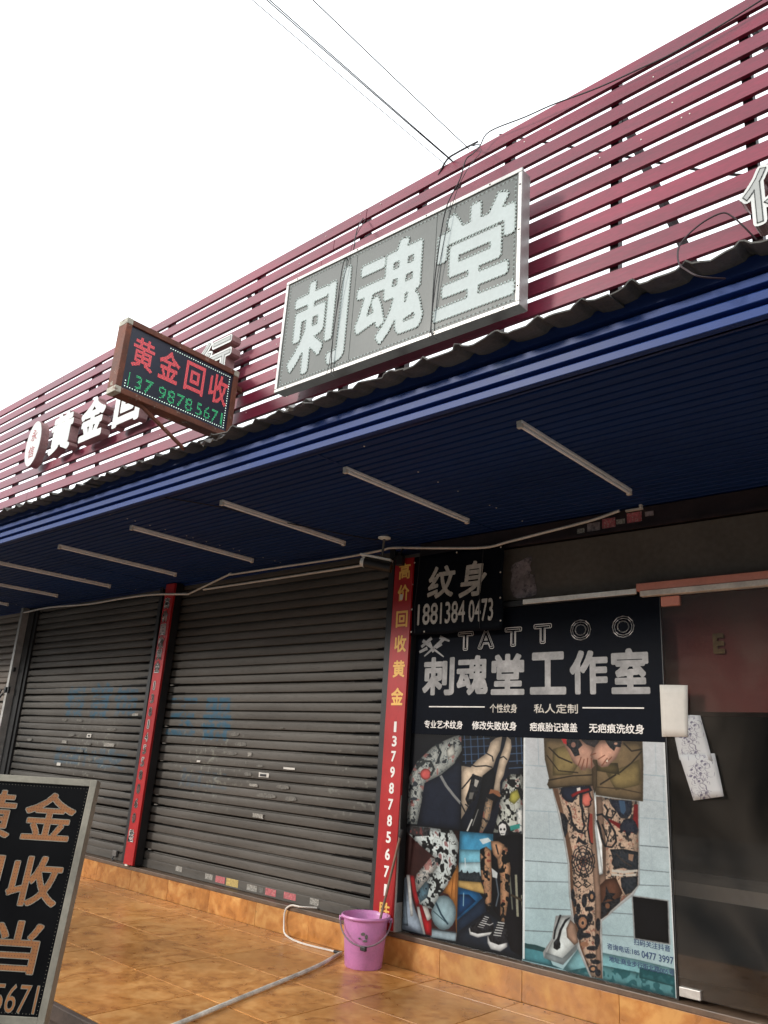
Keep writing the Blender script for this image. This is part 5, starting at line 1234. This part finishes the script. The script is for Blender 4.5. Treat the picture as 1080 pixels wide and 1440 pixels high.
for i, (px, d, A_, lb) in enumerate(OW):
    B_ = Vector(d) * .60 + Vector((0, 0, 1.25)); A_ = Vector(A_); pts = [A_ + (B_ - A_) * t + Vector((0, 0, -.012 * t * (t - 1) * -1 * (1 if t < 1 else 0))) for t in (0, .25, .5, .75, 1, 2, 4, 7, 10, 12)]
    cable(lb, pts, .0029 if i != 0 else .0022, 'wire', 'overhead_wire', False, 'wire', 5, 'overhead wires')

# ================================================================== BUCKET
bk = thing('bucket', 'pink plastic bucket with grey handle standing by the tiled step', 'bucket', (-3.712, 4.098, 0))
BC = (-3.712, 4.098, 0.0005)
MB().lathe([(0, .004), (.104, .004), (.112, 0), (.117, .006), (.140, .272), (.153, .276), (.157, .284), (.154, .293), (.148, .294), (.142, .289), (.137, .272), (.113, .012), (0, .010)], BC, 48).build('body', 'bucket', bk, smooth=True)
vd = Vector((.66, -.75, 0)).normalized(); rd = Vector((.75, .66, 0)).normalized(); pts = []
for i in range(17):
    t = math.pi * i / 16; pts.append(Vector(BC) + rd * (-.160 * math.cos(t)) + vd * (.172 * math.sin(t) ** .8) + Vector((0, 0, .272 - .128 * math.sin(t))))
hd_ = MB().tube(pts, .0052, 8).build('handle', 'bail', bk, smooth=True)
hc = Vector(BC) + vd * .176 + Vector((0, 0, .138)); MB().box(hc.x - .022, hc.x + .022, hc.y - .012, hc.y + .008, hc.z - .016, hc.z + .008).build('grip', 'black_paint', hd_, bevel=.004)
for s in (-1, 1):
    e_ = Vector(BC) + rd * s * .154 + Vector((0, 0, .272)); MB().box(e_.x - .012, e_.x + .012, e_.y - .012, e_.y + .012, e_.z - .020, e_.z + .008).build('handle_lug', 'bucket', bk, bevel=.004)
mb = MB(); k_ = Vector(BC) + (vd * .93 - rd * .05).normalized() * .1345; 
for du, dz_, a_1, b_1 in ((-.010, .205, .014, .010), (.012, .190, .010, .014), (-.030, .180, .008, .005), (.004, .168, .016, .006)):
    c_1 = Vector(BC) + vd * (.138 - abs(du) * .1) + rd * du + Vector((0, 0, dz_)); ps = [c_1 + rd * a_1 * math.cos(t) + Vector((0, 0, b_1 * math.sin(t))) for t in (0, .9, 1.7, 2.9, 3.7, 4.6, 5.5)]
    mb.add([p for p in ps] + [p - vd * .006 for p in ps], [tuple(range(7)), tuple(range(13, 6, -1))] + [(i, 7 + i, 7 + (i + 1) % 7, (i + 1) % 7) for i in range(7)])
s_k = mb.build('worn_label', 'residue', bk); s_k['kind'] = 'stuff'
stk = MB().tube([(-3.700, 4.150, .022), (-3.640, 4.195, .40), (-3.575, 4.236, .77)], .0085, 10).build('mop_stick', 'stick', None, smooth=True); tag(stk, 'thin wooden stick standing in the pink bucket against the red strip', 'stick')
MB().tube([(-3.578, 4.235, .755), (-3.567, 4.239, .805)], .0125, 10).build('grip', 'black_paint', stk)

# ================================================================== SIGN BOARD at the left
bo = thing('sign_board', 'black standing sign board with tan led characters at the left edge', 'sign board', (-3.5, 1.75, -.3))
K = 1.2
F3 = Frame((-3.289, 1.866, 1.084), (.736, .677, 0), (-.134, .146, .98)); bw, bh = .485 * K, .742 * K; fw = .023 * K
fbox(F3, -bw + fw * .5, -fw * .5, -bh + fw * .5, -fw * .5, -.05, -.006).build('panel', 'board_panel', bo)
for x0, x1, y0, y1 in ((-bw + fw, -fw, -fw, 0), (-bw + fw, -fw, -bh, -bh + fw), (-bw, -bw + fw, -bh, 0), (-fw, 0, -bh, 0)): fbox(F3, x0, x1, y0, y1, -.055, .003).build('frame', 'board_frame', bo, bevel=.002)
def bch(c, a, b, z0, z1):
    mb = MB(); T, F, L = letters(mb, F3, c, (a * K, b * K, z0 * K, z1 * K), -.0055, .002, .020); o = mb.build('character', 'board_letter', bo)
    mb = MB(); beads(mb, F3, inside_points(T, F, .0115), .0019, -.0034, .0012); k_ = mb.build('led_dots', 'board_bead', o); k_['kind'] = 'stuff'
    mb = MB(); outline(mb, F3, T, L, .0028, -.0030); k_ = mb.build('letter_edge', 'board_frame', o); k_['kind'] = 'stuff'
for c, a, b, z0, z1 in (('黄', -.430, -.262, -.208, -.052), ('金', -.228, -.052, -.208, -.052), ('回', -.430, -.254, -.412, -.262), ('收', -.226, -.050, -.412, -.258), ('典', -.430, -.262, -.608, -.460), ('当', -.226, -.070, -.606, -.455)): bch(c, a, b, z0, z1)
mb = MB(); T, F, L = letters(mb, F3, '13798785671', (-.44 * K, -.040 * K, -.712 * K, -.634 * K), -.0055, .002, .0); mb.build('number', 'board_letter', bo); mb = MB(); outline(mb, F3, T, L, .0022, -.0032); mb.build('number_edge', 'board_frame', bo)
mb = MB(); beads(mb, F3, edge_pts(-bw + fw + .010, -fw - .010, -bh + fw + .008, -fw - .010, .013), .0014, -.0058, .001); k_ = mb.build('led_border', 'board_frame', bo); k_['kind'] = 'stuff'
for x in (-.03, -bw + .03):
    a, b = F3.p(x, -bh + .01, -.03), F3.p(x, -bh - .02, -.03); k = (a.z + .3) / (F3.v.z); MB().tube([a, a - F3.v * k], .014, 8).build('leg', 'board_frame', bo)
    c_ = F3.p(x - (.05 if x > -.1 else -.05), -.30, -.05); g = c_ + F3.n * -.16; g.z = -.3; MB().tube([c_, g], .011, 8).build('leg', 'board_frame', bo)

# ================================================================== ACROSS THE STREET (seen in the glass, shades the shopfront)
ob = thing('opposite_building', 'pale rendered building across the street behind the camera', 'building', (-8, -16, -.3))
MB().box(-60, 45, -24, -14, -.3, OBH := 7.0).build('wall', 'far_wall', ob)
wf = None
for j in range(2):
    for i in range(26):
        x = -56 + i * 3.8; z = 1.0 + j * 3.1
        if wf is None:
            wf = MB().box(0, 1.9, -13.99, -13.93, 0, 1.5).build('window', 'far_glass', ob); wf.location = (x, 0, z); wf.matrix_parent_inverse = wm(ob).inverted()
        else: share(wf, ob, (x, 0, z))
